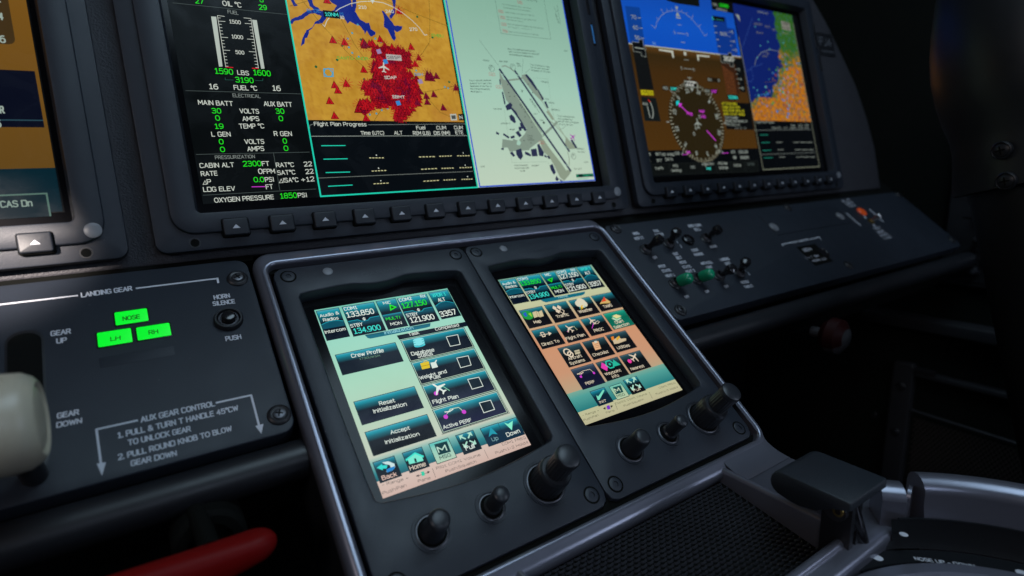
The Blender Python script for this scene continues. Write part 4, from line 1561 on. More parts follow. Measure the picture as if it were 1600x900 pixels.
Mp.crop = (300, 0, 5.0)
for k, q in enumerate(([(755, 185), (780, 150), (840, 125), (900, 85), (960, 75), (1060, 95), (1110, 80), (1130, 45), (1090, 20), (1060, -15), (1240, -15), (1250, 60), (1275, 90), (1310, 150), (1360, 180), (1385, 180), (1400, 230), (1435, 250), (1430, 275), (1395, 285), (1365, 240), (1350, 270), (1345, 245), (1310, 200), (1275, 190),
             (1232, 165), (1215, 185), (1190, 140), (1140, 130), (1060, 125), (1020, 180), (960, 190), (930, 230), (915, 245), (900, 295), (885, 300), (880, 340), (850, 360), (860, 310), (885, 255), (895, 235), (940, 215), (960, 170), (1000, 150), (1010, 125), (960, 105), (915, 110), (860, 150), (800, 165), (785, 190)],
            [(900, -10), (920, 45), (960, 80), (1000, 78), (985, 60), (950, 40), (935, -10)], [(770, -10), (790, 40), (800, 52), (830, 45), (805, 20), (790, -10)],
            [(1255, -10), (1250, 50), (1240, 75), (1275, 85), (1285, 40), (1285, -10)],
            [(1480, 80), (1500, 130), (1500, 210), (1530, 230), (1560, 300), (1580, 320), (1592, 300), (1580, 235), (1600, 250), (1640, 230), (1645, 205), (1580, 200), (1560, 170), (1530, 130), (1500, 90)],
            [(1560, -10), (1575, 60), (1540, 130), (1555, 150), (1585, 110), (1595, -10)])):
    P = Mp.ats(q)
    d2 = []
    for i in range(len(P)):
        a_, b_ = Vector(P[i]), Vector(P[(i + 1) % len(P)])
        n_ = max(1, int((b_ - a_).length / 1.2))
        for t_ in range(n_):
            p_ = a_.lerp(b_, t_ / n_)
            d2.append((p_.x + random.uniform(-.22, .22), p_.y + random.uniform(-.22, .22)))
    Mp.poly(d2, .24 + k * .003, c=RV)
Mp.crop = S3
for pts in ([(92, 0), (180, 110), (300, 240), (390, 318)], [(668, 0), (672, 60), (672, 190), (640, 240), (585, 305)], [(455, -5), (600, 60), (757, 120)],
            [(250, 50), (310, 160), (330, 200), (400, 300)], [(800, 385), (740, 402), (620, 422), (560, 470)], [(640, 420), (720, 510), (800, 545)],
            [(420, 548), (450, 500), (520, 480)], [(36, 28), (120, 4)]):
    Mp.ln(pts, 1.6, lin((92, 78, 20)), h=.27)
for x, y in ((275, 206), (360, 180), (252, 272), (375, 360), (615, 76), (156, 303), (684, 170), (760, 372)):
    a, b = Mp.at(x, y)
    Mp.disc(a, b, .9, .28, c=lin((30, 90, 50)))
for x, y in ((300, 175), (320, 150), (345, 112), (305, 215), (320, 240), (350, 258), (425, 175), (450, 190), (590, 300), (610, 320), (740, 395), (755, 400), (400, 520), (430, 515), (455, 500), (480, 492), (500, 480)):
    a, b = Mp.at(x, y)
    Mp.disc(a, b, .75, .28, c=lin((70, 150, 170)), n=8)
# obstacle symbols, thickly overlapping in the middle
RD = [lin((180, 16, 28)), lin((150, 8, 28)), lin((120, 8, 44))]


def obst(x, y, s, c, tall=False):
    a, b = Mp.at(x, y)
    hh = .30 + random.random() * .05
    s *= .22
    Mp.poly([(a - s, b + s * .8), (a, b - s * 1.1), (a + s, b + s * .8)], hh, c=mix(c, (0, 0, 0), .72))
    Mp.poly([(a - s * .78, b + s * .66), (a, b - s * .8), (a + s * .78, b + s * .66)], hh + .003, c=c)
    Mp.poly([(a - s * .25, b + s * .5), (a, b - s * .2), (a + s * .25, b + s * .5)], hh + .006, c=mix(c, (0, 0, 0), .55))
    if tall:
        for k in range(12):
            t_ = k * math.pi / 6 + .2
            Mp.line([(a, b), (a + s * 1.7 * math.cos(t_), b + s * 1.7 * math.sin(t_))], .26, hh + .001, c=c)


mass = [(415, 225), (470, 205), (540, 225), (580, 250), (585, 300), (555, 310), (560, 360), (590, 400), (620, 430), (615, 470), (570, 470), (575, 510), (545, 548), (512, 530), (520, 490), (470, 478), (430, 480), (370, 400), (380, 372), (440, 378), (415, 330), (425, 280)]
Mp.poly([(p[0] + random.uniform(-.3, .3), p[1] + random.uniform(-.3, .3)) for p in Mp.ats(mass)], .285, c=lin((112, 4, 24)))
Mp.pl([(345, 500), (385, 468), (412, 470), (400, 510), (375, 525)], lin((140, 8, 28)), h=.286)
for k in range(46):
    t_ = k / 46 * len(mass)
    i0 = int(t_)
    q_ = Vector(mass[i0]).lerp(Vector(mass[(i0 + 1) % len(mass)]), t_ - i0)
    obst(q_.x + random.uniform(-6, 6), q_.y + random.uniform(-6, 6), 11, RD[random.choice((0, 1))], k % 2 == 0)
for cx_, cy_, sx, sy, n_ in [(500, 330, 48, 62, 150), (560, 400, 50, 50, 140), (440, 420, 38, 34, 60), (548, 500, 22, 26, 40), (520, 260, 55, 30, 50), (400, 390, 22, 18, 22), (385, 480, 26, 18, 22), (385, 200, 22, 10, 8), (440, 290, 24, 50, 34), (590, 450, 34, 24, 30), (665, 345, 14, 14, 7)]:
    for k in range(n_):
        x, y = random.gauss(cx_, sx * .62), random.gauss(cy_, sy * .62)
        if x > 828 or y > 540:
            continue
        obst(x, y, 11 + random.random() * 4, RD[random.choice((0, 0, 1, 1, 2)) if x < 640 else 2], random.random() < .2)
for x, y in ((232, 182), (293, 380), (240, 386), (254, 410), (218, 458), (240, 525), (372, 316), (447, 178), (587, 213), (345, 498), (383, 535), (532, 50), (606, 290), (702, 345), (690, 428), (733, 488), (205, 2), (656, 436), (660, 462), (285, 192), (620, 470), (370, 198), (790, 398)):
    obst(x, y, 13, RD[0] if x < 630 else RD[2], x in (293, 285, 606, 790, 532))
# labels
def boxed(mb_, s, x0_, y0_, x1_, y1_, cap, tc, bc, h, pad=4):
    k = mb_.scale(x0_, y0_)
    p0, p1 = mb_.at(x0_, y0_), mb_.at(x1_, y1_)
    mb_.rect(p0[0] - pad * k, min(p0[1], p1[1]) - (cap + pad) * k, p1[0] + pad * k, max(p0[1], p1[1]) + pad * k, h, c=bc)
    mb_.tx(s, x0_, y0_, x1_, y1_, cap, tc, h=h + .03, bold=.05)


Mp.tx("B. DE", 117, 56, 178, 58, 15, lin((40, 120, 190)), h=.42, bold=.05)
Mp.tx("ES", 262, 70, 282, 72, 13, lin((40, 120, 190)), h=.42, bold=.05)
Mp.tx("SANTO ANDRÉ", 252, 270, 404, 274, 14, lin((60, 170, 60)), h=.36, bold=.05)
Mp.tx("EMBU", 682, 168, 735, 171, 14, lin((60, 170, 60)), h=.42, bold=.05)
Mp.tx("SIBH", 603, 344, 642, 345, 13, lin((90, 150, 190)), h=.42, bold=.05)
Mp.tx("180", 252, 86, 285, 88, 15, LW, h=.42, bold=.08)
boxed(Mp, "10NM", 197, 73, 258, 77, 17, CYAN, lin((4, 14, 18)), .44, 6)
for s, x0_, y0_, x1_, y1_ in (("210", 349, 40, 386, 42), ("240", 472, 60, 510, 60), ("270", 581, 141, 617, 141)):
    Mp.tx(s, x0_, y0_, x1_, y1_, 15, LW, h=.42, bold=.08)
boxed(Mp, "SBSP", 480, 268, 540, 269, 14, lin((20, 20, 30)), lin((180, 176, 170)), .42)
Mp.tx("SDAP", 467, 359, 522, 359, 14, LW, h=.42, bold=.08)
Mp.tx("SBMT", 502, 446, 560, 448, 14, LW, h=.42, bold=.08)
plane_icon(Mp, Mp.at(463, 305), 3.9, .12, lin((196, 196, 186)), .43)
for x, y in ((470, 280), (528, 468), (440, 234), (628, 370)):
    Mp.pl([(x - 12, y - 8), (x + 6, y - 12), (x + 14, y + 8), (x - 4, y + 12)], lin((50, 130, 200)) if x in (470, 528) else lin((150, 130, 170)), h=.41)
Mp.ln([(190, 312), (233, 312), (235, 348), (193, 347)], 3, lin((50, 160, 200)), h=.3, closed=True)
a, b = Mp.at(212, 330)
Mp.line([(a + 3 * math.cos(k), b + 3 * math.sin(k)) for k in range(6)], .7, .3, c=lin((50, 160, 200)), closed=True)
Mp.ln([(186, 112), (195, 121), (205, 95), (232, 62), (265, 38), (310, 18), (360, 8), (411, 6), (460, 13), (505, 32), (550, 60), (590, 92), (625, 127), (648, 160), (660, 158)], 3, LW, h=.42)
Mp.pl([(400, -6), (424, -6), (412, 18)], LW, h=.43)
for x in (763, 800):
    Mp.pl([(x, 518), (x + 28, 517), (x + 33, 546), (x + 5, 547)], lin((180, 185, 175)) if x == 763 else lin((10, 16, 20)), h=.42)
Mp.pl([(768, 524), (788, 523), (790, 540), (772, 541)], lin((70, 74, 70)), h=.44)
Mp.tx("N", 808, 541, 822, 540, 16, LW, h=.45, bold=.1)
Mp.build("moving_map", scr)

# ---- flight plan table
def plan_table(mb_, title, hd, rows, lines_):
    pass


Tb = MB(FU, S3, 0.22)
Tb.rect(21.6, b1m, 139.6, SB + .1, .2, c=lin((4, 8, 12)))
PT = lin((30, 200, 170))
Tb.tx("Flight Plan Progress", 148, 571, 386, 573, 18, LW, bold=.04)
Tb.ln([(126, 590), (128, 568), (142, 563)], 2, GY)
Tb.ln([(392, 566), (838, 562)], 2, GY)
for s, x0_, y0_, x1_, y1_ in (("Time (UTC)", 360, 612, 466, 611), ("ALT", 512, 611, 550, 611), ("Fuel", 612, 588, 653, 587), ("REM (LB)", 597, 612, 676, 612), ("CUM", 704, 588, 747, 587), ("DIS (NM)", 692, 612, 765, 611), ("CUM", 784, 587, 823, 587), ("ETE", 790, 610, 825, 609)):
    Tb.tx(s, x0_, y0_, x1_, y1_, 17, LW, bold=.04)
Tb.ln([(135, 618), (841, 615)], 2.5, lin((150, 158, 150)))
Tb.ln([(162, 808), (868, 777)], 2.5, lin((110, 116, 110)))
for p in ([(180, 661), (290, 660)], [(190, 722), (300, 720)], [(200, 783), (311, 780)], [(211, 845), (322, 839)]):
    Tb.ln(p, 4, PT)
for p in ([(396, 716), (467, 716)], [(407, 776), (478, 773)], [(416, 834), (488, 830)], [(622, 712), (698, 710)], [(714, 709), (774, 707)], [(795, 707), (855, 706)],
          [(632, 768), (708, 764)], [(724, 764), (783, 762)], [(806, 761), (865, 759)], [(642, 822), (717, 818)], [(733, 817), (792, 814)], [(815, 814), (868, 812)]):
    n_ = 5
    for k in range(n_):
        q0, q1 = Vector(p[0]).lerp(Vector(p[1]), k / n_ + .02), Vector(p[0]).lerp(Vector(p[1]), (k + .78) / n_)
        Tb.ln([tuple(q0), tuple(q1)], 3.5, lin((205, 200, 150)))
for x, y in ((430, 704), (440, 763), (450, 820), (824, 694), (833, 749), (843, 801)):
    a, b = Tb.at(x, y)
    Tb.disc(a, b, .45, .24, c=LW, n=8)
# teal outline round the map half
Tb.line([(22.0, -262), (22.0, SB - .5), (139.2, SB - .5), (139.2, -262)], 1.0, .3, c=PT)
Tb.build("flight_plan_table", scr)

# ---- airport chart
Ch = MB(FU, SC, 0.22)
g_a, g_b, g_c = lin((142, 182, 163)), lin((160, 198, 179)), lin((188, 206, 185))
Ch.grad(139.8, -262, 258, SB - .2, .18, [(0, lin((116, 164, 142))), (.35, g_a), (.6, g_b), (1, g_c)])
GR, GR2, NV = lin((128, 146, 132)), lin((138, 152, 132)), lin((40, 46, 74))
INKC = lin((34, 44, 44))
Ch.line([(141.2, -262), (141.2, SB - .8), (257.4, SB - .8), (257.4, -262)], 1.0, .3, c=lin((30, 70, 200)))
Ch.ln([(165, 165), (185, 160), (215, 175), (238, 195)], 7, GR)
Ch.pl([(150, 190), (165, 220), (176, 240), (200, 250), (290, 370), (398, 545), (402, 590), (330, 645), (225, 620), (232, 588), (262, 600), (300, 560), (312, 530), (270, 470), (215, 392), (190, 360), (172, 300), (155, 240)], GR)
Ch.pl([(170, 590), (235, 600), (330, 645), (325, 655), (240, 660), (212, 665), (200, 640), (165, 640)], GR)
Ch.pl([(385, 590), (405, 585), (450, 650), (520, 740), (545, 770), (575, 775), (560, 800), (530, 835), (505, 812), (470, 740), (440, 690), (415, 670), (400, 640)], GR2)
Ch.pl([(280, 215), (310, 208), (345, 250), (412, 350), (402, 372), (350, 320), (290, 240)], GR)
Ch.pl([(540, 580), (590, 625), (610, 645), (560, 650), (535, 625)], GR2)
Ch.pl([(425, 430), (440, 420), (472, 475), (462, 480)], GR2)
Ch.ln([(400, 575), (480, 500), (492, 488)], 14, GR)
Ch.ln([(205, 245), (270, 238), (300, 225)], 10, GR)
Ch.ln([(440, 480), (470, 500), (560, 600)], 5, GR2)
Ch.ln([(550, 660), (560, 700), (560, 745)], 5, GR2)
Ch.ln([(300, 225), (450, 440), (545, 590)], 4, GR2)
Ch.ln([(200, 250), (398, 560), (545, 775)], 5, lin((176, 205, 176)), h=.225)
Ch.pl([(255, 602), (268, 596), (278, 612), (270, 628), (252, 622)], g_b, h=.23)
Ch.ln([(150, 178), (570, 778)], 13, NV, h=.25)
Ch.ln([(240, 188), (562, 664)], 12, NV, h=.25)
for x, y in ((172, 212), (543, 742), (257, 215), (545, 638)):
    Ch.ln([(x - 8, y - 5), (x + 8, y + 5)], 3, g_b, h=.26)
for q in ([(150, 240), (156, 238), (160, 270), (154, 272)], [(165, 315), (172, 312), (188, 385), (180, 388)], [(185, 395), (215, 375), (228, 390), (222, 402), (250, 430), (262, 455), (290, 498), (282, 500), (245, 448), (220, 415), (195, 422)],
          [(208, 455), (222, 445), (240, 462), (248, 490), (240, 498), (215, 478)], [(270, 495), (285, 492), (312, 535), (300, 545), (290, 530), (278, 530)],
          [(245, 552), (262, 540), (282, 570), (268, 580)], [(215, 575), (238, 568), (242, 582), (220, 588)], [(176, 555), (210, 578), (206, 588), (172, 565)], [(132, 545), (150, 555), (148, 566), (132, 560)],
          [(262, 520), (275, 517), (282, 540), (268, 545)],
          [(212, 672), (226, 662), (244, 688), (232, 694)], [(248, 655), (278, 645), (290, 690), (276, 712), (262, 700), (250, 680)], [(300, 662), (318, 668), (338, 682), (334, 692), (302, 680)],
          [(335, 650), (368, 645), (376, 690), (342, 692)], [(372, 622), (384, 618), (412, 668), (408, 692), (384, 688)], [(160, 645), (178, 640), (176, 655), (162, 652)], [(415, 680), (430, 690), (428, 700), (414, 692)],
          [(445, 745), (462, 735), (482, 785), (470, 800), (452, 770)], [(485, 805), (500, 825), (490, 838), (478, 825)], [(500, 820), (525, 838), (515, 845)],
          [(568, 598), (578, 592), (608, 640), (598, 645)], [(300, 215), (312, 210), (345, 248), (375, 298), (368, 305), (335, 262)], [(372, 300), (380, 300), (412, 358), (404, 362)], [(412, 372), (424, 368), (440, 408), (430, 408)],
          [(430, 690), (440, 686), (450, 702), (440, 708)]):
    Ch.pl(q, NV, h=.27)
Ch.ln([(32, 8), (150, 165)], 1.3, INKC)
Ch.ln([(345, 235), (365, 232), (435, 238), (455, 380), (470, 470)], 1, lin((110, 135, 118)))
Ch.ln([(180, 420), (225, 728), (430, 722), (445, 742)], 1, lin((110, 135, 118)))
Ch.ln([(290, 115), (285, 205)], 1, INKC)
Ch.ln([(332, 178), (300, 205)], 1, INKC)
Ch.ln([(555, 505), (500, 540)], 1, INKC)
for x, y, s in ((105, 175, "17R"), (230, 168, "17L"), (585, 690, "35R")):
    a, b = Ch.at(x, y)
    Ch.line([(a + 2.6 * math.cos(k * .52), b + 2.6 * math.sin(k * .52)) for k in range(12)], .22, .28, c=INKC, closed=True)
    Ch.text(s, (a - 1.6, b + 1.6), (a + 1.4, b - 1.2), 1.7, .29, c=INKC)
for s, x0_, y0_, x1_, y1_, cap in [
    ("Rwy 17L/35R and intersection", 200, 66, 362, 80, 8), ("with Twy B is usable for take-off", 206, 82, 384, 98, 8), ("and landing of helicopters.", 210, 98, 350, 112, 8),
    ("Twy G limited to Ops", 332, 158, 445, 172, 8), ("for aircraft with max", 335, 174, 442, 187, 8), ("wingspan of 79' 24m.", 338, 190, 450, 203, 8),
    ("Twy M: Aircraft maximum", -25, 252, 103, 250, 8), ("speed of 10 KT due to the", -22, 268, 104, 268, 8), ("separation of this Twy to", -20, 284, 106, 285, 8), ("Rwy 17R and the security", -18, 300, 96, 302, 8), ("line of apron 3.", -15, 316, 48, 318, 8),
    ("Twy C operations are", 490, 458, 592, 466, 8), ("only available for", 494, 474, 580, 482, 8), ("aircraft with a wingspan", 496, 490, 616, 498, 8), ("of up to 79' 24m.", 500, 506, 584, 513, 8),
    ("Terminal", 116, 418, 165, 418, 8), ("APRON 3", 160, 504, 215, 502, 8), ("Hangar", 208, 538, 244, 537, 8), ("Hangars", 396, 256, 438, 262, 8), ("HS2", 420, 358, 442, 362, 8), ("MS402", 440, 380, 474, 384, 8), ("APRON 2", 455, 422, 504, 426, 9),
    ("APRON 1", 606, 652, 650, 653, 9), ("Elev 2631'", 612, 668, 655, 670, 7), ("Elev 2620'", 590, 768, 634, 768, 7), ("Elev 2630'", 152, 138, 202, 142, 8), ("HS402", 56, 132, 92, 136, 8), ("Elev", 252, 150, 272, 154, 8), ("2631'", 256, 164, 280, 168, 8),
    ("FOR PARKING", 240, 750, 318, 748, 8), ("POSITIONS SEE", 242, 766, 325, 763, 8), ("10-9B", 272, 782, 302, 780, 8), ("Hangars", 340, 750, 384, 747, 8),
    ("23.38", 40, 755, 66, 754, 7), ("23.37", 530, 76, 552, 78, 7), ("23.38", 648, 730, 672, 728, 7), ("VOR", 386, 482, 408, 486, 8), ("ARP", 352, 445, 374, 448, 7), ("Control", 314, 572, 345, 575, 7), ("Tower", 318, 585, 345, 588, 7), ("VR/HR 52", 315, 598, 356, 600, 7)]:
    Ch.tx(s, x0_, y0_, x1_, y1_, cap * 1.1, INKC, h=.28, bold=.04)
Ch.tx("6178'", 268, 388, 305, 442, 13, INKC, h=.29, bold=.03)
Ch.tx("1883m", 308, 440, 330, 470, 7, INKC, h=.29)
Ch.tx("4905'", 325, 355, 362, 410, 13, INKC, h=.29, bold=.03)
Ch.tx("1495m", 364, 408, 384, 438, 7, INKC, h=.29)
for x, y in ((200, 270), (205, 318), (212, 340), (240, 340), (302, 460), (338, 490), (342, 520), (300, 520), (320, 268), (345, 318), (295, 600), (336, 612)):
    a, b = Ch.at(x, y)
    Ch.disc(a, b, .45, .28, c=INKC, n=8)
plane_icon(Ch, Ch.at(285, 308), 1.3, 1.2, INKC, .28)
a, b = Ch.at(411, 494)
Ch.disc(a, b, 1.0, .28, c=INKC, n=10)
for x, y in ((108, 210), (148, 284), (398, 610)):
    a, b = Ch.at(x, y)
    Ch.line([(a - 2.6, b - 1.2), (a + 2.6, b - 1.0), (a + 2.6, b + 1.3), (a - 2.6, b + 1.1)], .22, .29, c=lin((180, 90, 90)), closed=True)
    Ch.text("HS", (a - 1.5, b + .8), (a + 1.5, b + .9), 1.3, .3, c=lin((160, 60, 60)))
plane_icon(Ch, Ch.at(582, 578), 3.4, 1.0, lin((160, 40, 165)), .3)
boxed(Ch, "0    700 FT", 604, 812, 700, 806, 12, lin((40, 200, 150)), lin((6, 40, 36)), .3, 3)
Ch.ln([(612, 824), (672, 820)], 3, lin((40, 170, 140)), h=.34)
Ch.crop = SC2
for s, x0_, y0_, x1_, y1_, cap in [
    ("HOT SPOTS", 600, -10, 795, 22, 22), ("For information only, not to be", 432, 50, 732, 95, 13), ("construed as ATC instructions.", 442, 84, 728, 124, 13),
    ("Risk of Rwy incursion at TWR 17.", 466, 134, 766, 172, 13), ("Risk of damage by jet blast from", 474, 182, 788, 220, 13), ("aircraft on Twy S.", 480, 208, 652, 234, 13),
    ("Risk of ground collision at intersection", 490, 256, 858, 304, 13), ("of Twys F, I, M, R, W, Y.", 496, 288, 738, 316, 13), ("Risk of Rwy incursion at TWR 35.", 504, 336, 808, 372, 13)]:
    Ch.tx(s, x0_, y0_, x1_, y1_, cap, INKC, h=.28)
Ch.ln([(352, -30), (420, 350), (938, 408), (862, -20)], 2.4, INKC, h=.28)
for x, y, s in ((615, 24, "HS1"), (418, 118, "HS1"), (434, 180, "HS2"), (448, 252, "HS3"), (462, 322, "HS4")):
    a, b = Ch.at(x, y)
    Ch.line([(a - 2.3, b - 1.1), (a + 2.3, b - .9), (a + 2.3, b + 1.3), (a - 2.3, b + 1.1)], .22, .29, c=lin((170, 90, 90)), closed=True)
    Ch.text(s, (a - 1.7, b + .8), (a + 1.7, b + 1.0), 1.5, .3, c=lin((150, 50, 60)))
Ch.ln([(1002, 50), (1036, 250)], 2.4, INKC, h=.28)
Ch.ln([(968, 70), (1000, 130), (1010, 95)], 2.4, INKC, h=.28)
Ch.tx("VAR 21°W", 978, 140, 1012, 240, 18, INKC, h=.28)
Ch.build("airport_chart", scr)

# ================================================================== right display (flight display)
DXR = 371.3
pfd = make_display(DXR, "right display with blue and brown horizon, compass rose and small map")
P5 = (960, 0, 2.903)
P1 = (970, 0, 5.295)
P2 = (1000, 130, 5.625)
P3 = (1130, 0, 3.105)
DR = 325.0
mb = MB(FU)
mb.rect(DR, -262, DR + 303.7, SB, 0.1, c=lin((4, 5, 6)))
scr = mb.build("lit_screen", pfd)
Fl = MB(FU, P5, .2)
aL = DR + 1
bh = Fl.at(262, 221)[1]
bB = Fl.at(400, 678)[1]
aR = Fl.at(630, 560)[0]
Fl.grad(aL, -262, aR, bh, .18, [(0, lin((16, 70, 165))), (.6, lin((14, 80, 186))), (1, lin((12, 76, 182)))])
Fl.grad(aL, bh, aR, bB, .18, [(0, lin((88, 58, 22))), (.08, lin((50, 36, 12))), (.25, lin((62, 40, 12))), (1, lin((72, 46, 12)))])
Fl.line([(aL, bh), (aR, bh)], 1.0, .22, c=lin((176, 180, 150)))
Fl.crop = P1
W2 = lin((142, 150, 142))
# airspeed tape
Fl.pl([(35, 48), (155, 62), (200, 380), (80, 360)], lin((10, 60, 140)), h=.24)
Fl.pl([(98, 400), (210, 420), (272, 742), (155, 738)], lin((14, 16, 16)), h=.24)
for s, x0_, y0_, x1_, y1_, yt in (("70", 88, 156, 130, 160, 147), ("60", 105, 242, 145, 246, 232), ("50", 118, 325, 158, 330, 315)):
    Fl.tx(s, x0_, y0_, x1_, y1_, 32, W2, h=.28, bold=.05)
    Fl.ln([(x1_ + 8, yt), (x1_ + 35, yt + 3)], 5, W2, h=.28)
Fl.pl([(90, 345), (148, 352), (150, 325), (180, 330), (188, 385), (210, 402), (200, 412), (208, 472), (172, 462), (168, 435), (105, 425)], lin((6, 8, 10)), h=.3)
Fl.ln([(90, 345), (148, 352), (150, 325), (180, 330), (188, 385), (210, 402), (200, 412), (208, 472), (172, 462), (168, 435), (105, 425)], 3, W2, h=.32, closed=True)
Fl.ln([(115, 393), (192, 405)], 8, W2, h=.33)
boxed(Fl, "VSPEEDS", 172, 776, 268, 784, 26, lin((30, 30, 8)), lin((190, 180, 20)), .3, 5)
Fl.pl([(166, 798), (290, 812), (330, 1005), (200, 1000)], lin((16, 22, 22)), h=.26)
Fl.tx("AOA", 180, 868, 226, 874, 24, W2, h=.3, bold=.05)
a, b = Fl.at(236, 905)
Fl.line([(a + 4.6 * math.cos(k), b + 9 * math.sin(k)) for k in [x * .2 - 1.5 for x in range(15)]], 1.1, .3, c=W2)
Fl.line([(a + 4.6 * math.cos(k), b + 9 * math.sin(k)) for k in [x * .15 - 1.5 for x in range(5)]], 1.2, .31, c=lin((200, 30, 20)))
Fl.line([(a - 2, b - 3), (a - 1, b + 8)], 1, .3, c=W2)
# roll arc
pts = [(285, 235), (300, 180), (335, 128), (380, 98), (430, 88), (470, 90), (530, 110), (590, 160), (650, 230), (695, 300), (715, 280)]
Fl.ln([(250, 205)] + pts, 3.2, W2, h=.28)
Fl.pl([(448, 52), (474, 55), (462, 88)], W2, h=.28)
Fl.pl([(465, 97), (455, 132), (492, 137)], W2, h=.28)
Fl.pl([(455, 140), (494, 145), (495, 156), (458, 150)], W2, h=.28)
for p in ([(330, 72), (352, 108)], [(378, 72), (386, 95)], [(420, 65), (424, 88)], [(505, 85), (502, 98)], [(548, 105), (542, 118)], [(600, 122), (582, 162)], [(294, 142), (308, 162)], [(660, 205), (642, 220)]):
    Fl.ln(p, 3.2, W2, h=.28)
for p in ([(468, 204), (502, 208)], [(466, 273), (533, 282)], [(498, 350), (532, 352)], [(524, 494), (560, 498)], [(520, 566), (590, 573)], [(550, 641), (586, 644)]):
    Fl.ln(p, 4, W2, h=.28)
for s, x, y in (("5", 440, 280), ("5", 545, 296), ("5", 496, 576), ("5", 598, 588)):
    Fl.tx(s, x, y, x + 14, y + 1, 24, W2, h=.28)
Fl.tx("20", 262, 368, 290, 372, 22, lin((120, 160, 200)), h=.28)
for q in ([(312, 405), (432, 420), (440, 478), (428, 478), (418, 435), (315, 418)], [(628, 452), (735, 462), (733, 474), (642, 466), (648, 502), (636, 500)], [(518, 428), (540, 432), (543, 456), (524, 458)]):
    Fl.pl(q, lin((180, 184, 170)), h=.3)
# altitude tape
Fl.pl([(755, 128), (868, 145), (880, 230), (940, 240), (968, 460), (806, 436)], lin((10, 50, 130)), h=.24)
Fl.pl([(753, 130), (855, 142), (858, 182), (762, 172)], lin((6, 12, 14)), h=.27)
Fl.tx("G", 758, 165, 770, 166, 26, CYAN, h=.3)
Fl.ln([(785, 160), (846, 170)], 4, lin((40, 130, 120)), h=.3)
Fl.tx("3000", 822, 292, 882, 298, 28, W2, h=.3, bold=.05)
for x, y in ((768, 214), (776, 270), (788, 325), (800, 380)):
    Fl.ln([(x, y), (x + 24, y + 4)], 5, W2, h=.28)
for x, y, s in ((888, 262, "6"), (890, 300, ""), (904, 340, "4"), (908, 378, ""), (920, 412, "2"), (944, 572, "2"), (955, 612, ""), (960, 652, "4"), (970, 690, ""), (976, 728, "6")):
    Fl.ln([(x, y), (x + (24 if s else 14), y + 3)], 4, W2, h=.31)
    if s:
        Fl.tx(s, x + 28, y + 14, x + 42, y + 16, 24, W2, h=.31, bold=.04)
Fl.pl([(820, 465), (1005, 490), (1035, 765), (990, 760), (945, 530), (832, 520)], lin((10, 12, 12)), h=.25)
Fl.pl([(818, 448), (885, 455), (888, 436), (915, 438), (920, 470), (945, 490), (925, 505), (935, 552), (905, 548), (900, 522), (830, 515)], lin((6, 8, 10)), h=.3)
Fl.ln([(818, 448), (885, 455), (888, 436), (915, 438), (920, 470), (945, 490), (925, 505), (935, 552), (905, 548), (900, 522), (830, 515), (828, 480)], 3, W2, h=.32, closed=True)
Fl.tx("2620", 852, 502, 935, 510, 38, lin((196, 200, 190)), h=.34, bold=.07)
for k in range(11):
    y0_ = 545 + k * 22
    Fl.ln([(836 + k * 4, y0_), (932 + k * 4, y0_ + 72)], 7, lin((110, 62, 30)), h=.26)
Fl.pl([(828, 520), (905, 525), (945, 530), (985, 780), (880, 775)], lin((50, 28, 14)), h=.245)
boxed(Fl, "1022HPA", 890, 815, 968, 822, 26, CYAN, lin((6, 14, 14)), .3, 8)
boxed(Fl, "RA      0", 722, 670, 818, 678, 24, W2, lin((28, 20, 8)), .3, 6)
boxed(Fl, "HDG", 350, 738, 392, 743, 24, W2, lin((16, 16, 12)), .3, 5)
boxed(Fl, "168°", 412, 744, 465, 749, 24, CYAN, lin((16, 20, 16)), .3, 5)
boxed(Fl, "DTK", 700, 762, 736, 766, 22, W2, lin((16, 16, 12)), .3, 5)
boxed(Fl, "168°", 750, 766, 795, 770, 24, MAG, lin((16, 16, 16)), .3, 5)
Fl.pl([(378, -20), (645, -20), (652, 56), (460, 28), (378, 4)], lin((10, 14, 12)), h=.27)
Fl.pl([(742, -10), (925, 20), (932, 112), (755, 78)], lin((8, 10, 8)), h=.27)
Fl.tx("COM1", 760, 46, 800, 52, 22, W2, h=.3)
Fl.tx("133.850", 815, 54, 892, 66, 26, LG_, h=.3, bold=.05)
Fl.tx("APPROACH", 790, 86, 880, 100, 22, W2, h=.3)
# compass rose
Fl.crop = P2
cx_, cy_ = Fl.at(505, 345)
rx_, ry_ = 40.5, 41.5
Fl.disc(cx_, cy_, 41.5, .27, c=lin((38, 30, 12)), n=48)
for k in range(72):
    t_ = k * math.pi / 36 + .12
    r0 = .93 if k % 2 else .89
    c_, s_ = math.cos(t_), math.sin(t_)
    Fl.line([(cx_ + rx_ * r0 * c_, cy_ + ry_ * r0 * s_), (cx_ + rx_ * c_, cy_ + ry_ * s_)], .65, .3, c=lin((165, 165, 145)))
hd = 222
for d, s in ((210, "21"), (240, "24"), (270, "W"), (300, "30"), (330, "33"), (0, "N"), (30, "3"), (60, "6"), (90, "E"), (120, "12"), (150, "15"), (180, "S")):
    t_ = math.radians(d - hd - 90)
    c_, s_ = math.cos(t_), math.sin(t_)
    r_ = 33
    px_, py_ = cx_ + r_ * c_, cy_ + r_ * s_
    u = Vector((-s_, c_))
    w = 1.5 * len(s)
    pos = Vector((px_, py_)) - Vector((c_, s_)) * 2.0
    Fl.text(s, tuple(pos - u * w), tuple(pos + u * w), 4.6, .31, c=W2, bold=.12)
for t_ in [k * math.pi / 4 for k in range(8)]:
    c_, s_ = math.cos(t_), math.sin(t_)
    Fl.line([(cx_ + 42 * c_, cy_ + 42 * s_), (cx_ + 46 * c_, cy_ + 46 * s_)], .9, .3, c=W2)
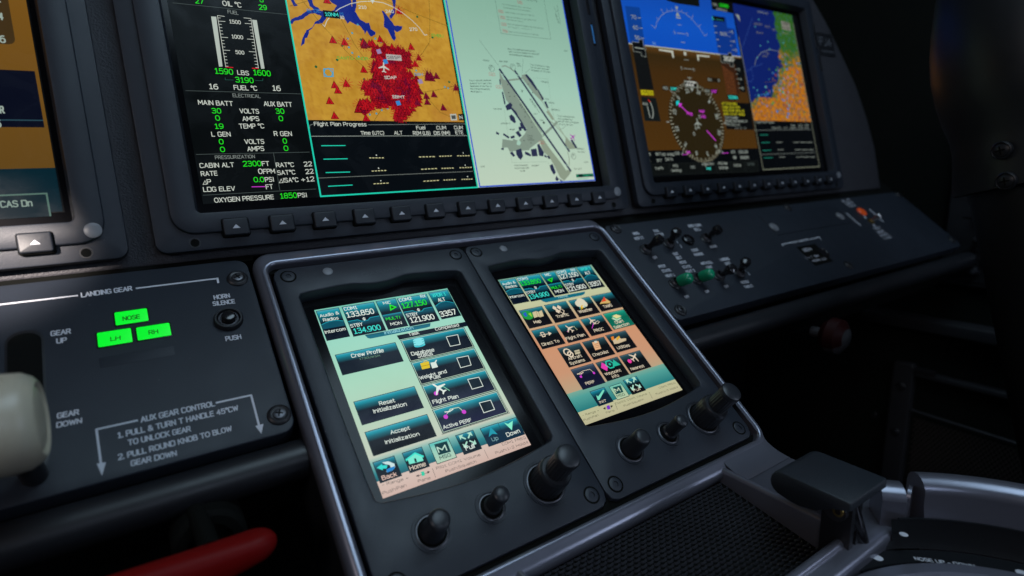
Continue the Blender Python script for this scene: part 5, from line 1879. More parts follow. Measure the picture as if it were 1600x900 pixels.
boxed(Fl, "222°", 404, 20, 488, 28, 40, lin((220, 222, 214)), lin((6, 8, 8)), .34, 8)
boxed_pts = Fl.ats([(388, -20), (498, -6), (506, 40), (396, 28)])
Fl.line(boxed_pts, .7, .37, c=W2, closed=True)
Fl.pl([(440, 42), (470, 44), (456, 76)], W2, h=.35)
Fl.ln([(345, 190), (430, 268)], 8, MAG, h=.33)
Fl.pl([(340, 175), (372, 182), (345, 212)], MAG, h=.33)
Fl.ln([(585, 415), (665, 505)], 8, MAG, h=.33)
Fl.pl([(316, 160), (340, 150), (345, 175), (320, 200)], lin((20, 190, 190)), h=.33)
Fl.tx("FMS", 412, 278, 462, 288, 28, MAG, h=.34, bold=.08)
Fl.tx("MAP", 522, 258, 568, 265, 26, MAG, h=.34, bold=.08)
Fl.tx("LOG", 535, 302, 578, 308, 26, MAG, h=.34, bold=.08)
plane_icon(Fl, Fl.at(506, 352), 5.5, .0, W2, .33)
for x, y in ((490, 395), (474, 445), (522, 295)):
    a, b = Fl.at(x, y)
    Fl.line([(a + 1.3 * math.cos(k), b + 1.8 * math.sin(k)) for k in range(6)], .6, .33, c=W2, closed=True)
# crew alert list
Fl.pl([(720, 168), (962, 176), (1000, 410), (762, 404)], lin((8, 9, 9)), h=.28)
YL = lin((190, 185, 30))
for k, (s, c) in enumerate((("AFT DOOR OPEN", YL), ("CABIN DOOR OPEN", YL), ("NOSE DOOR OPEN L-R", YL), ("EMER LTS NOT ARMED", YL), ("TCAS STANDBY", W2), ("ENGINE SHUTDOWN L-R", W2), ("FPS COLD L-R", W2))):
    w = len(s) * 10.2
    Fl.tx(s, 720 + 6 * k, 190 + k * 30.5, 720 + 6 * k + w, 194 + k * 30.5, 22, c, h=.31, bold=.04)
Fl.tx("CAS  UP  DN", 832, 402, 935, 404, 16, GY, h=.31)
# data strip
Fl.rect(aL, bB, aR, SB - .5, .2, c=lin((5, 7, 8)))
for s, x0_, y0_, x1_, y1_, c in (("TAS", 50, 638, 95, 638, W2), ("0KT", 138, 636, 183, 636, W2), ("GS", 62, 695, 92, 695, W2), ("0KT", 148, 692, 195, 692, W2), ("NO WIND", 192, 640, 305, 640, W2), ("DATA", 225, 683, 290, 681, W2), ("DIS", 312, 630, 350, 629, W2), ("NM", 412, 622, 442, 621, MAG),
                            ("ETE", 672, 618, 710, 617, W2), ("UTC", 802, 618, 840, 617, W2), ("13:01:39", 865, 618, 948, 616, W2), ("TMR", 818, 668, 850, 667, W2), ("00:00:00", 884, 667, 958, 665, W2)):
    Fl.tx(s, x0_, y0_, x1_, y1_, 27, c, h=.3, bold=.05)
Fl.ln([(370, 628), (415, 626)], 4, MAG, h=.3)
Fl.ln([(722, 616), (776, 613)], 4, MAG, h=.3)
ks = [(85, 252), (255, 402), (397, 535), (530, 665), (668, 795), (792, 915), (920, 1035)]
for k, (xa, xb) in enumerate(ks):
    Fl.pl([(xa, 708 - k * 4), (xb, 704 - k * 4), (xb + 10, 802 - k * 4), (xa + 10, 810 - k * 4)], lin((24, 28, 26)), h=.27)
    Fl.pl([(xa + 4, 712 - k * 4), (xb - 3, 708 - k * 4), (xb + 7, 798 - k * 4), (xa + 14, 806 - k * 4)], lin((12, 15, 14)), h=.275)
for s, x0_, y0_, x1_, y1_, c in (("Traffic", 132, 762, 208, 757, W2), ("PFD", 292, 740, 335, 738, W2), ("Settings", 278, 780, 368, 776, W2), ("OBS", 445, 750, 485, 748, GY), ("Active NAV", 545, 724, 650, 720, W2), ("FMS", 588, 764, 625, 762, CYAN), ("PFD Map", 690, 718, 768, 714, W2), ("Settings", 697, 756, 775, 752, W2), ("CAS Up", 825, 734, 890, 731, W2), ("CAS Dn", 945, 724, 1008, 722, dl)):
    Fl.tx(s, x0_, y0_, x1_, y1_, 24, c, h=.3, bold=.05)
Fl.build("flight_instruments", scr)

# small map and table of the right display
Mr = MB(FU, P3, .2)
ar0, ar1 = Mr.at(118, 420)[0], DR + 296
mb1 = Mr.at(290, 588)[1]
vs, cs, fs = [], [], []
NX, NY = 70, 110
sea, land, green_ = lin((12, 30, 98)), lin((186, 118, 26)), lin((44, 92, 26))
for j in range(NY + 1):
    for i in range(NX + 1):
        a = ar0 + (ar1 - ar0) * i / NX
        b = -262 + (mb1 + 262) * j / NY
        u, v = i / NX, (b + 225) / (mb1 + 225)
        n1 = noise.fractal(Vector((a * .06, b * .06, 11)), 1, 2, 6)
        n2 = noise.fractal(Vector((a * .3, b * .3, 3)), 1, 2, 5)
        coast = .66 - .03 * v - (0.62 * max(0, v - .3) ** .9) + .05 * n1
        if v > .72:
            coast = .12 - (v - .72) * 1.4
        dd = u - coast
        if dd < 0:
            c = sea
        else:
            gband = max(0, 1 - dd / (.13 + .12 * n1)) if v > .3 else max(0, 1 - (v - .15) * 3 + n1)
            c = mix(land, lin((160, 78, 22)), min(1, max(0, .5 + 1.6 * n2)))
            c = mix(c, green_, min(1, max(0, gband + .9 * n2)))
            if n2 > .32:
                c = mix(c, lin((60, 100, 110)), .6)
        vs.append((a, b, .2))
        cs.append(c)
for j in range(NY):
    for i in range(NX):
        k = j * (NX + 1) + i
        fs.append((k, k + 1, k + NX + 2, k + NX + 1))
Mr.add(vs, fs, "display_picture", cs)
for k in range(230):
    x, y = random.gauss(290, 75), random.gauss(430, 85)
    if y > 580 or x < 235 - (y - 300) * .75 or x > 405:
        continue
    a, b = Mr.at(x, y)
    if not (ar0 < a < ar1 - 2 and b < mb1 - 2):
        continue
    c = random.choice([lin((70, 150, 160)), lin((110, 110, 150)), lin((60, 140, 60)), lin((120, 60, 60)), lin((60, 120, 190)), lin((60, 90, 40))])
    r_ = random.uniform(.5, 1.9)
    Mr.disc(a, b, r_ * random.uniform(.6, 1.4), .22 + k * .0002, c=c, n=6, ry=r_)
for pts in ([(160, 535), (200, 500), (240, 470), (300, 520), (410, 545)], [(270, 300), (320, 420), (380, 520)], [(200, 400), (300, 390), (400, 400)]):
    Mr.ln(pts, 1.6, lin((90, 70, 30)), h=.27)
for pts in ([(90, 240), (142, 85)], [(112, 345), (138, 335), (146, 380), (135, 398), (118, 392)], [(130, 330), (190, 310)]):
    Mr.ln(pts, 1.6, lin((50, 80, 150)), h=.27)
Mr.ln([(152, 318), (160, 285), (185, 255), (225, 240), (262, 248), (300, 285), (318, 320)], 2.2, lin((120, 130, 130)), h=.28)
for x, y in ((172, 95), (155, 130), (217, 203), (180, 222), (148, 425), (225, 238), (292, 208), (165, 280)):
    a, b = Mr.at(x, y)
    Mr.disc(a, b, .9, .29, c=lin((80, 170, 170)), n=8)
for s, x, y in (("10000", 148, 120), ("210", 203, 132), ("30", 238, 147), ("SVMI", 162, 162), ("240", 190, 275), ("33", 206, 262), ("5000", 285, 165)):
    Mr.tx(s, x, y, x + 8 * len(s), y + 3, 9, lin((120, 120, 100)), h=.3, bold=.05)
Mr.tx("NEXRAD AGE", 168, 62, 218, 70, 10, GY, h=.3)
Mr.pl([(58, 68), (76, 74), (82, 105)], W2, h=.3)
Mr.pl([(280, 100), (322, 112), (328, 152), (286, 142)], lin((120, 120, 110)), h=.29)
Mr.tx("TERR", 288, 118, 320, 126, 12, lin((30, 30, 30)), h=.31, bold=.1)
Mr.tx("N E", 290, 138, 320, 146, 12, lin((30, 30, 30)), h=.31, bold=.1)
Mr.rect(ar0, mb1, ar1, SB - 2, .25, c=lin((4, 6, 8)))
Mr.tx("Flight Plan Progress", 160, 598, 248, 598, 10, W2, h=.3, bold=.03)
for s, x0_, y0_, x1_, y1_ in (("Time (UTC)", 235, 625, 280, 624), ("ALT", 295, 624, 312, 624), ("Fuel", 330, 612, 348, 612), ("REM", 325, 626, 355, 625), ("CUM", 365, 611, 384, 611), ("DIS", 365, 625, 388, 624), ("CUM", 396, 610, 414, 610), ("ETE", 398, 624, 414, 623)):
    Mr.tx(s, x0_, y0_, x1_, y1_, 9, W2, h=.3, bold=.03)
Mr.ln([(150, 632), (426, 628)], 1.5, GY, h=.3)
Mr.ln([(180, 750), (445, 740)], 1.5, GY, h=.3)
for x0_, x1_, y in ((178, 218, 655), (184, 226, 692), (190, 232, 730), (197, 240, 766)):
    Mr.ln([(x0_, y), (x1_, y - 1)], 2.6, lin((30, 130, 110)), h=.3)
for y, dx_ in ((691, 0), (727, 7), (762, 14)):
    for x0_, x1_ in ((257, 286), (340, 370), (374, 402), (406, 432)):
        Mr.ln([(x0_ + dx_, y), (x1_ + dx_, y - 1)], 2, W2, h=.3)
Mr.line([(ar0 + .5, -224), (ar0 + .5, SB - 1.6), (ar1 - .5, SB - 1.6), (ar1 - .5, -252)], .9, .33, c=lin((112, 116, 100)))
Mr.build("map_pane", scr)

# ================================================================== left display: only its right edge is in view
lfd = make_display(-371.6, "left display cut off by the picture edge, with the CAS Dn key")
DL = -371.6 - 41.6
mb = MB(FU)
mb.rect(-415, -262, -109.5, SB, 0.1, c=lin((4, 6, 7)))
scr = mb.build("lit_screen", lfd)
Lf = MB(FU, (0, 0, 2.0), .2)
aE = -110.3
def ly(y, x=100):
    return Lf.at(x, y)[1]
Lf.grad(-415, -262, aE, ly(525, 140), .18, [(0, lin((130, 88, 24))), (1, lin((96, 68, 24)))])
Lf.rect(-415, ly(525, 140), aE, SB - .5, .18, c=lin((5, 34, 44)))
Lf.rect(-415, ly(222, 100), aE - 1.5, ly(398, 118), .2, c=lin((6, 10, 26)))
Lf.line([(-415, ly(376, 110)), (aE - 1.5, ly(376, 110))], .6, .22, c=lin((40, 70, 80)))
p = Lf.at(50, 140)
Lf.poly([(q[0], q[1]) for q in rrect(-260, -262, p[0], p[1], 3, 4)], .21, c=lin((62, 46, 22)))
for s, x0_, y0_, x1_, y1_ in (("4", -4, 62, 12, 64), ("6", 0, 134, 20, 135), ("1", -8, 8, 4, 8), ("R", 0, 355, 16, 355), ("6", -8, 398, 6, 398), ("T", -12, 312, 0, 312)):
    Lf.tx(s, x0_, y0_, x1_, y1_, 24, lin((150, 165, 155)), h=.25, bold=.08)
q0 = Lf.at(148, 602); q1 = Lf.at(154, 676)
Lf.rect(q0[0] - 60, q0[1], q0[0], q1[1], .22, c=lin((80, 110, 100)))
Lf.rect(q0[0] - 60, q0[1] + .8, q0[0] - .8, q1[1], .24, c=lin((8, 34, 42)))
Lf.tx("CAS Dn", 2, 650, 103, 645, 22, lin((130, 150, 140)), h=.28, bold=.08)
Lf.build("flight_page", scr)

# ================================================================== landing gear panel
HP = 4.0
lgp = thing("landing_gear_panel", FP, -110, 15, HP, "black landing gear panel with three green lamps and aux gear instructions", "control panel")
mb = MB(FP, None, HP)
sl = [(-139.3, -11.5), (-124.2, 60)]
outer = rrect(-520, -43.8, -28.6, 73.6, (4, 7, 7, 4), 6)
mb.prism(outer, -6, HP, "panel_paint", .8)
mb.build("panel_plate", lgp)
# slot of the gear handle
mb = MB(FP)
mb.prism(rrect(-137.6, -13.2, -123.4, 62, 6.5, 6), HP - .5, HP + .06, "satin_black", .05)
mb.prism(rrect(-136.6, -11.5, -124.4, 60, 5.6, 6), HP - .5, HP + .12, "void_black")
mb.build("handle_slot", lgp)
mb = MB(FP)
hc = FP.px(2, 655, 50)
mb.tube([(hc[0], hc[1], 4), (hc[0], hc[1], 34)], 4.5, "satin_black", 20)
stem = mb.build("gear_lever", lgp)
mb = MB(FP)
L = []
prof = [(0.5, 20.5), (9, 20.8), (14.2, 22), (17.2, 25.5), (18.0, 30), (18.0, 46), (17.4, 51), (15.6, 54.0), (13.6, 55.4), (12.6, 55.0), (11.8, 54.2), (10.8, 54.8), (5, 55.2), (0.5, 55.3)]
ax_ = Vector((0, 1, 0))
mb.lathe(0, 0, [(r, h - 41) for r, h in prof], "cream_plastic", 48, axis=((hc[0] - 4.0, hc[1] + 0, 46), (1, 0.02, 0)), cap=True)
mb.build("wheel_knob", stem)

T7 = (0, 400, 1.8)
T8 = (180, 380, 4.09)
Pr = MB(FP, T7, HP + .03)
PAR = lgp
WP = "white_print"


def ptx(m_, s, x0_, y0_, x1_, y1_, cap, bold=.07, mname=WP, h=None):
    q_ = MB(m_.f, m_.crop, m_.h)
    q_.tx(s, x0_, y0_, x1_, y1_, cap, None, mname, h, bold)
    q_.build("printed_label", PAR, q_.at(x0_, y0_) + (m_.h,))


def pln(m_, pts, w, mname=WP, h=None):
    q_ = MB(m_.f, m_.crop, m_.h)
    q_.ln(pts, w, None, mname, h)
    q_.build("printed_line", PAR, q_.at(*pts[0]) + (m_.h,))


ptx(Pr, "LANDING GEAR", 228, 117, 373, 97, 14, .12)
pln(Pr, [(-200, 160), (219, 111)], 4)
pln(Pr, [(382, 91), (612, 63)], 4)
pln(Pr, [(611, 61), (614, 76)], 4)
ptx(Pr, "HORN", 602, 123, 648, 117, 13, .12)
ptx(Pr, "SILENCE", 599, 141, 662, 133, 13, .12)
ptx(Pr, "PUSH", 635, 240, 680, 233, 14, .12)
ptx(Pr, "GEAR", 142, 226, 200, 218, 15, .12)
ptx(Pr, "UP", 158, 247, 188, 243, 15, .12)
ptx(Pr, "GEAR", 160, 458, 223, 446, 16, .12)
ptx(Pr, "DOWN", 158, 484, 231, 470, 16, .12)
ptx(Pr, "AUX GEAR CONTROL", 396, 469, 606, 422, 17, .12)
ptx(Pr, "1. PULL & TURN T HANDLE 45°CW", 330, 514, 672, 434, 17, .12)
ptx(Pr, "TO UNLOCK GEAR", 360, 534, 538, 493, 17, .12)
ptx(Pr, "2. PULL ROUND KNOB TO BLOW", 332, 575, 654, 492, 17, .12)
ptx(Pr, "GEAR DOWN", 368, 592, 498, 562, 17, .12)
pln(Pr, [(388, 462), (270, 488)], 5)
pln(Pr, [(271, 486), (284, 585)], 5)
pln(Pr, [(607, 413), (708, 391)], 5)
pln(Pr, [(706, 390), (729, 478)], 5)
for p in ([(272, 584), (298, 580), (287, 618)], [(718, 478), (741, 472), (735, 500)]):
    q_ = MB(FP, T7, HP + .03)
    q_.poly(q_.ats(p), HP + .035, WP)
    q_.build("printed_arrow", lgp, q_.at(*p[0]) + (HP,))
lamps = [("NOSE", (322, 160, 414, 150, 418, 184, 326, 196), (345, 183, 395, 176)), ("LH", (273, 218, 368, 205, 374, 243, 277, 258), (310, 240, 340, 236)), ("RH", (383, 203, 477, 190, 482, 224, 388, 239), (418, 222, 446, 218))]
for s, q, tq in lamps:
    m_ = MB(FP, T7, HP)
    P_ = m_.ats([(q[0], q[1]), (q[2], q[3]), (q[4], q[5]), (q[6], q[7])])
    a0, b0, a1, b1 = (P_[0][0] + P_[3][0]) / 2, (P_[0][1] + P_[1][1]) / 2, (P_[1][0] + P_[2][0]) / 2, (P_[2][1] + P_[3][1]) / 2
    m_.prism(rrect(a0 - .6, b0 - .6, a1 + .6, b1 + .6, .7, 3), HP - 1, HP + .35, "gloss_black", .15)
    m_.prism(rrect(a0, b0, a1, b1, .6, 3), HP - 1, HP + .75, "lamp_green", .2)
    m_.h = HP + .78
    m_.tx(s, *tq, 13, None, "lamp_print", HP + .79, .12)
    m_.build("gear_lamp", lgp, (a0, b0, HP))
m_ = MB(FP, T7, HP)
pa, pb = m_.at(278, 283), m_.at(490, 262)
m_.prism(rrect(pa[0], (pa[1] + pb[1]) / 2 - 1, pb[0], (pa[1] + pb[1]) / 2 + 5.2, .6, 3), HP - 1, HP + .09, "panel_paint", .08)
m_.build("unlit_legend", lgp)
m_ = MB(FP, T7, HP)
ha, hb = m_.at(643, 181)
m_.lathe(ha, hb, [(7.2, HP - 1), (7.2, HP + 2.0), (6.6, HP + 2.8), (5.8, HP + 2.8), (5.3, HP + 2.0), (5.2, HP - .5), (2, HP - .5)], "satin_black", 40)
m_.disc(ha, hb, 7.0, HP + .1, "void_black")
m_.lathe(ha, hb, [(5.0, HP + 1.2), (4.9, HP + 1.8), (4.0, HP + 1.8), (3.9, HP + .4)], "dark_steel", 36)
m_.lathe(ha, hb, [(3.4, HP), (3.4, HP + 4.0), (3.0, HP + 4.8), (2, HP + 5.1), (.3, HP + 5.2)], "gloss_black", 32)
m_.build("push_button", lgp, (ha, hb, HP))
for x, y in ((668, 64), (785, 447)):
    a, b = FP.px(T7[0] + x / T7[2], T7[1] + y / T7[2], HP)
    screw(FP, lgp, a, b, HP, 5.6, "pan")

# ================================================================== switch panel on the right
swp = thing("switch_panel", FP, 520, 15, HP, "long black switch panel on the right with two green-capped toggles", "control panel")
mb = MB(FP)
tr, br2 = FP.px(1404, 300, HP), FP.px(1496, 383, HP)
o_ = rrect(252.0, -36.5, 792, 69.0, (4, 10, 10, 5), 6)
mb.prism(o_, -8, HP, "panel_paint", .8)
mb.build("panel_plate", swp)
T4 = (970, 330, 6.427)
T5 = (1180, 290, 6.429)
Pr = MB(FP, T4, HP + .03)
PAR = swp
for s, x0_, y0_, x1_, y1_ in (("WING", 132, 240, 192, 232), ("INSP LT", 148, 290, 240, 276), ("PAX", 345, 215, 392, 207), ("SAFETY", 362, 256, 440, 243), ("EMER COMM", 688, 164, 815, 149), ("BTLS", 752, 200, 808, 192),
                      ("OFF", 335, 482, 378, 474), ("SEAT", 535, 446, 588, 436), ("BELT", 570, 484, 622, 474), ("EVENT", 725, 409, 792, 397), ("MARKER", 748, 451, 836, 439), ("NORM", 908, 373, 972, 362),
                      ("PITOT", 392, 572, 462, 560), ("STATIC", 425, 616, 512, 602), ("HEAT 1", 462, 664, 548, 650), ("PITOT", 605, 532, 670, 520), ("STATIC", 632, 577, 716, 564), ("HEAT 2", 664, 622, 752, 604),
                      ("ANTI-COLL", 815, 540, 930, 522), ("LIGHT", 870, 580, 930, 569), ("LANDING", 1005, 501, 1100, 487), ("LIGHT", 1055, 541, 1112, 531),
                      ("OFF", 652, 876, 696, 868), ("OFF", 858, 823, 900, 814), ("OFF", 1052, 772, 1094, 764), ("RECOG/", 1216, 729, 1294, 716), ("TAXI LT", 1252, 775, 1335, 758)):
    ptx(Pr, s, x0_, y0_, x1_, y1_, 30, .14)
for p in ([(562, 300), (576, 322)], [(594, 338), (616, 366)], [(1244, 588), (1258, 602)], [(1276, 612), (1298, 642)]):
    pln(Pr, p, 6)
Pr.crop = T5
pln(Pr, [(290, 612), (268, 590), (372, 570)], 8)
pln(Pr, [(548, 540), (645, 517), (664, 545)], 8)
ptx(Pr, "FLIGHT HOUR METER", 380, 582, 546, 548, 22, .2)
pln(Pr, [(915, 275), (1058, 400)], 12)
pln(Pr, [(1148, 238), (1212, 295)], 14)
pln(Pr, [(1250, 330), (1286, 360)], 14)
pln(Pr, [(1092, 306), (1116, 328)], 22)
pln(Pr, [(1182, 390), (1210, 410)], 24)
for s, x0_, y0_, x1_, y1_ in (("ELT", 885, 168, 965, 152), ("ARM", 918, 195, 990, 178), ("ON", 955, 218, 1018, 206), ("TEST", 1205, 446, 1272, 428), ("RESET", 1238, 482, 1308, 462), ("EMER", 1268, 512, 1340, 492), ("LOC", 1300, 542, 1376, 520)):
    ptx(Pr, s, x0_, y0_, x1_, y1_, 22, .3)


def toggle(a, b, tip, kind, ln_, big=1.0):
    """bat-handle switch; tip = where its end stands, on the plane ln_ above the panel"""
    m_ = MB(FP)
    m_.lathe(a, b, [(5.6, HP), (5.6, HP + 1.0), (4.9, HP + 1.4), (4.9, HP + 3.4), (4.2, HP + 4.2), (3.3, HP + 4.2), (3.0, HP + 2.0)], "dark_steel", 28, mlist=["satin_black", "satin_black", "steel", "dark_steel", "dark_steel", "gloss_black"])
    base = m_.build("toggle_switch", swp, (a, b, HP))
    m_ = MB(FP)
    d = Vector((tip[0] - a, tip[1] - b, ln_))
    L_ = d.length
    d.normalize()
    o3 = (a, b, HP + 1.5)
    if kind == "green":
        m_.lathe(0, 0, [(2.8, 0), (3.0, 5.0)], "satin_black", 20, axis=(o3, d), cap=False)
        m_.lathe(0, 0, [(3.2, 4.2), (4.6, 4.6), (4.9, 6.5), (4.9, L_ - 4), (4.5, L_ - 1.9), (3.4, L_ - .5), (1.6, L_), (.1, L_ + .05)], "green_cap", 36, axis=(o3, d))
        m_.build("green_cap", base, (a, b, HP))
    else:
        m_.lathe(0, 0, [(2.3, 0), (2.3, L_ * .2), (3.0, L_ * .45), (4.2, L_ * .66), (4.7, L_ * .82), (4.0, L_ * .95), (1.8, L_), (.1, L_ + .05)], "gloss_black", 32, axis=(o3, d))
        m_.build("toggle_lever", base, (a, b, HP))


for x, y, tx_, ty_, kind, H_ in ((250, 385, 405, 275, "black", 17), (480, 325, 565, 200, "black", 17), (855, 275, 990, 180, "black", 17), (545, 725, 700, 672, "green", 14), (765, 680, 915, 630, "green", 14), (985, 650, 1125, 580, "black", 17), (1190, 620, 1255, 500, "black", 17)):
    a, b = FP.px(T4[0] + x / T4[2], T4[1] + y / T4[2], HP + 1)
    toggle(a, b, FP.px(T4[0] + tx_ / T4[2], T4[1] + ty_ / T4[2], HP + H_), kind, H_)
for x, y in ((675, 288),):
    a, b = FP.px(T4[0] + x / T4[2], T4[1] + y / T4[2], HP + 1)
    m_ = MB(FP)
    m_.lathe(a, b, [(6.0, HP), (6.0, HP + 2.6), (5.2, HP + 3.2), (4.4, HP + 3.2), (4.0, HP + .6), (.5, HP + .6)], "gloss_black", 32)
    m_.lathe(a, b, [(3.2, HP + .6), (3.2, HP + 2.2), (2.4, HP + 2.6), (.2, HP + 2.7)], "knob_plastic", 28)
    m_.build("push_button", swp, (a, b, HP))
# blank cover with two quarter-turn fasteners
m_ = MB(FP, T5, HP)
c0, c1, c2_, c3 = m_.ats([(62, 322), (825, 228), (990, 392), (240, 520)])
m_.prism(rrect((c0[0] + c3[0]) / 2, -25.5, (c1[0] + c2_[0]) / 2, 3.8, 1.2, 3), HP - 2, HP + .7, "panel_paint", .25)
m_.build("blank_cover", swp)
for x, y in ((183, 422), (847, 312)):
    a, b = m_.at(x, y)
    f_ = MB(FP)
    f_.lathe(a, b, [(5.6, HP + .7), (5.6, HP + 1.2), (4.8, HP + 1.8), (4.6, HP + 1.4), (3.8, HP + 1.3), (3.5, HP + 1.9), (.5, HP + 2.0)], "grey_lens", 28)
    f_.build("quarter_turn_fastener", swp, (a, b, HP))
for x, y in ((325, 222), (938, 800), (1434, 92)):
    a, b = m_.at(x, y)
    screw(FP, swp, a, b, HP, 5.4, "pan")
for x, y in ((962, 358), (1063, 485), (1487, 375)):
    a, b = FP.px(x, y, HP)
    screw(FP, swp, a, b, HP, 5.4, "pan")
# hour meter window
m_ = MB(FP, T5, HP)
W4 = m_.ats([(412, 620), (600, 585), (785, 760), (605, 808)])
m_.poly(W4, HP + .12, "void_black")
ca, cb = m_.at(690, 672)
m_.lathe(ca, cb, [(6.5, HP), (6.5, HP + .4), (5.4, HP + .6), (5.0, HP + .2)], "gloss_black", 28)
for s, x0_, y0_, x1_, y1_, cap in (("1634", 490, 665, 578, 648, 34), ("|  |  |  54", 520, 738, 645, 712, 24), ("HOURS 1/10", 582, 768, 720, 742, 22)):
    m_.tx(s, x0_, y0_, x1_, y1_, cap, None, "white_print", HP + .15, .15)
m_.build("hour_meter", swp)
a, b = m_.at(1068, 265)
o2 = MB(FP)
o2.lathe(a, b, [(6.6, HP), (6.6, HP + .8), (5.8, HP + 1.6), (4, HP + 2.2), (.5, HP + 2.5)], "orange_lens", 32)
o2.build("orange_lamp", swp, (a, b, HP))
a, b = m_.at(1162, 362)
o2 = MB(FP)
o2.lathe(a, b, [(4.2, HP), (4.2, HP + 2), (2.6, HP + 2.4), (2.2, HP + 1)], "brass", 6)
tb = o2.build("toggle_switch", swp, (a, b, HP))
o2 = MB(FP)
tp_ = m_.at(1262, 292, HP + 13)
d = Vector((tp_[0] - a, tp_[1] - b, 12))
l_ = d.length
d.normalize()
o2.lathe(0, 0, [(2.2, 0), (2.0, l_ * .3), (3.2, l_ * .75), (3.6, l_ * .9), (2.4, l_), (.2, l_ + .1)], "steel", 24, axis=((a, b, HP + 1), d))
o2.build("toggle_lever", tb, (a, b, HP))

# model placard to the right of the right display
pl = MB(FU, None, -2.8)
c = FU.px(1290, 70, -2.8)
pl.prism(rrect(c[0] - 19, c[1] - 15, c[0] + 19, c[1] + 15, 1, 3), -3.2, -2.3, "satin_black", .2)
plc = thing("model_placard", FU, c[0], c[1], -3, "small black placard lettered FJ4 beside the right display", "sign")
o = pl.build("plate", plc)
pl = MB(FU, None, -2.8)
pl.text("FJ4", (c[0] - 15, c[1] + 2), (c[0] + 14, c[1] + 2), 11, -2.26, "dim_print", None, .3)
pl.line([(c[0] - 13, c[1] + 9), (c[0] + 15, c[1] + 9)], 1.2, -2.26, "dim_print")
pl.build("lettering", plc)

# ================================================================== red T handle under the landing gear panel
FW = Frame(FQ.o + cH * -40 - cO * 60, cX, -cO, cH)       # upright plane facing the seats, below the side panel
rh = thing("emergency_handle", FW, -90, 40, 0, "red T-shaped pull handle in the dark space below the landing gear panel", "handle")
m_ = MB(FW)
pa = FW.px(432, 838, 0)
pb = FW.px(170, 955, 0)
pm = FW.px(318, 850, 0)
m_.tube([(pm[0] - 2, pm[1] + 2, -60), (pm[0] + 2, pm[1] + 6, -4)], 4.0, "void_black", 16)
m_.build("pull_rod", rh)
m_ = MB(FW)
n_ = 22
loops = []
for k in range(n_ + 1):
    t_ = (k / n_) ** 2.2
    cx_, cy_ = pa[0] + (pb[0] - pa[0]) * t_, pa[1] + (pb[1] - pa[1]) * t_
    w = 6.0 * (1 - (1 - min(1, t_ * 6)) ** 2) ** .5 + .05 if t_ < 1 / 6 else 6.0 + 8 * (t_ - .16)
    th = 7.0 * (1 - (1 - min(1, t_ * 6)) ** 2) ** .5 + .05 if t_ < 1 / 6 else 7.0
    dirv = Vector((pb[0] - pa[0], pb[1] - pa[1])).normalized()
    nv = Vector((-dirv.y, dirv.x))
    L = []
    for j in range(20):
        q = 2 * math.pi * j / 20
        e = lambda v: math.copysign(abs(v) ** .75, v)
        off_ = nv * (e(math.cos(q)) * w)
        L.append((cx_ + off_.x, cy_ + off_.y, e(math.sin(q)) * th))
    loops.append(L)
m_.loft(loops, "red_plastic", cap0=True, smooth=True)
m_.build("grip", rh)
m_ = MB(FW)
kc = FW.px(330, 850, -25)
m_.lathe(kc[0], kc[1], [(15, -60), (15, -27), (13, -25), (9, -25), (8, -30)], "void_black", 32)
m_.build("collar", rh)

# small red and white knob under the right panel
FR = Frame(FQ.o - cO * 30, cX, -cO, cH)
kc = FR.px(1303, 525, -60)
rk = thing("round_knob", FR, kc[0], kc[1], -60, "small half red, half pale round knob in the dark below the switch panel", "knob")
m_ = MB(FR)
m_.lathe(kc[0], kc[1], [(5, -80), (5, -70), (12, -68), (16.5, -62), (15.5, -54), (9, -49), (.5, -47.5)], "dimmed_white", 36)
m_.build("knob_body", rk)
m_ = MB(FR)
L = []
for r, h in [(12.3, -68.3), (16.8, -62), (15.8, -53.8), (9.2, -48.7)]:
    L.append([(kc[0] + r * math.cos(t_), kc[1] + r * math.sin(t_), h) for t_ in [math.radians(150 + 10 * k) for k in range(16)]])
for i in range(3):
    vs = L[i] + L[i + 1]
    m_.add(vs, [(k, k + 1, 17 + k, 16 + k) for k in range(15)], "dimmed_red", None, True)
m_.build("red_segment", rk)

# ================================================================== lever pad at the right end of the console
lev = thing("control_lever", FQ, 190, 62, 0, "black lever with a broad flat pad, standing at the right end of the tray", "lever")
m_ = MB(FQ)
hp = 30.0
A0, A1, B0_, B1_ = 171.5, 207.5, 41.5, 81
loops = []
# outline in the fore-aft direction (b, height), swept across X
prof = []
for k in range(9):
    t_ = math.pi / 2 + math.pi * k / 8
    prof.append((B0_ + 6.6 + 6.6 * math.cos(t_), hp - 6.6 + 6.6 * math.sin(t_)))
prof += [(B0_ + 11, hp - 14.0), (B0_ + 16, hp - 14.2), (B0_ + 24, hp - 12.5), (B1_ - 8, hp - 7.5), (B1_ - 1.5, hp - 5.5), (B1_, hp - 4.4), (B1_, hp - 1.2), (B1_ - .5, hp - .3), (B1_ - 1.4, hp)]
pc = (sum(p[0] for p in prof) / len(prof), sum(p[1] for p in prof) / len(prof))
for a, s in ((A0, .8), (A0 + .5, .93), (A0 + 1.8, 1.0), (A1 - 1.8, 1.0), (A1 - .5, .93), (A1, .8)):
    d_ = (1 - s) * 6
    loops.append([(a, p[0], p[1]) for p in inset(prof, d_)])
m_.loft(loops, "lever_black", cap0=True, smooth=True)
m_.build("pad", lev)
m_ = MB(FQ)
p0 = FQ.px(1340, 792, 20)
p1 = FQ.px(1378, 868, -10)
for da in (-3.2, 3.2):
    m_.box(p0[0] + da - 1.6 - 2, p0[1] - 13, -28, p0[0] + da + 1.6 - 2, p0[1] + 1, 24, "satin_black")
m_.tube([(p0[0] - 2, p0[1] - 4, 23), (p1[0] - 1, p1[1] - 2, -26)], [4.5, 3.2], "gloss_black", 16)
m_.build("stem", lev)
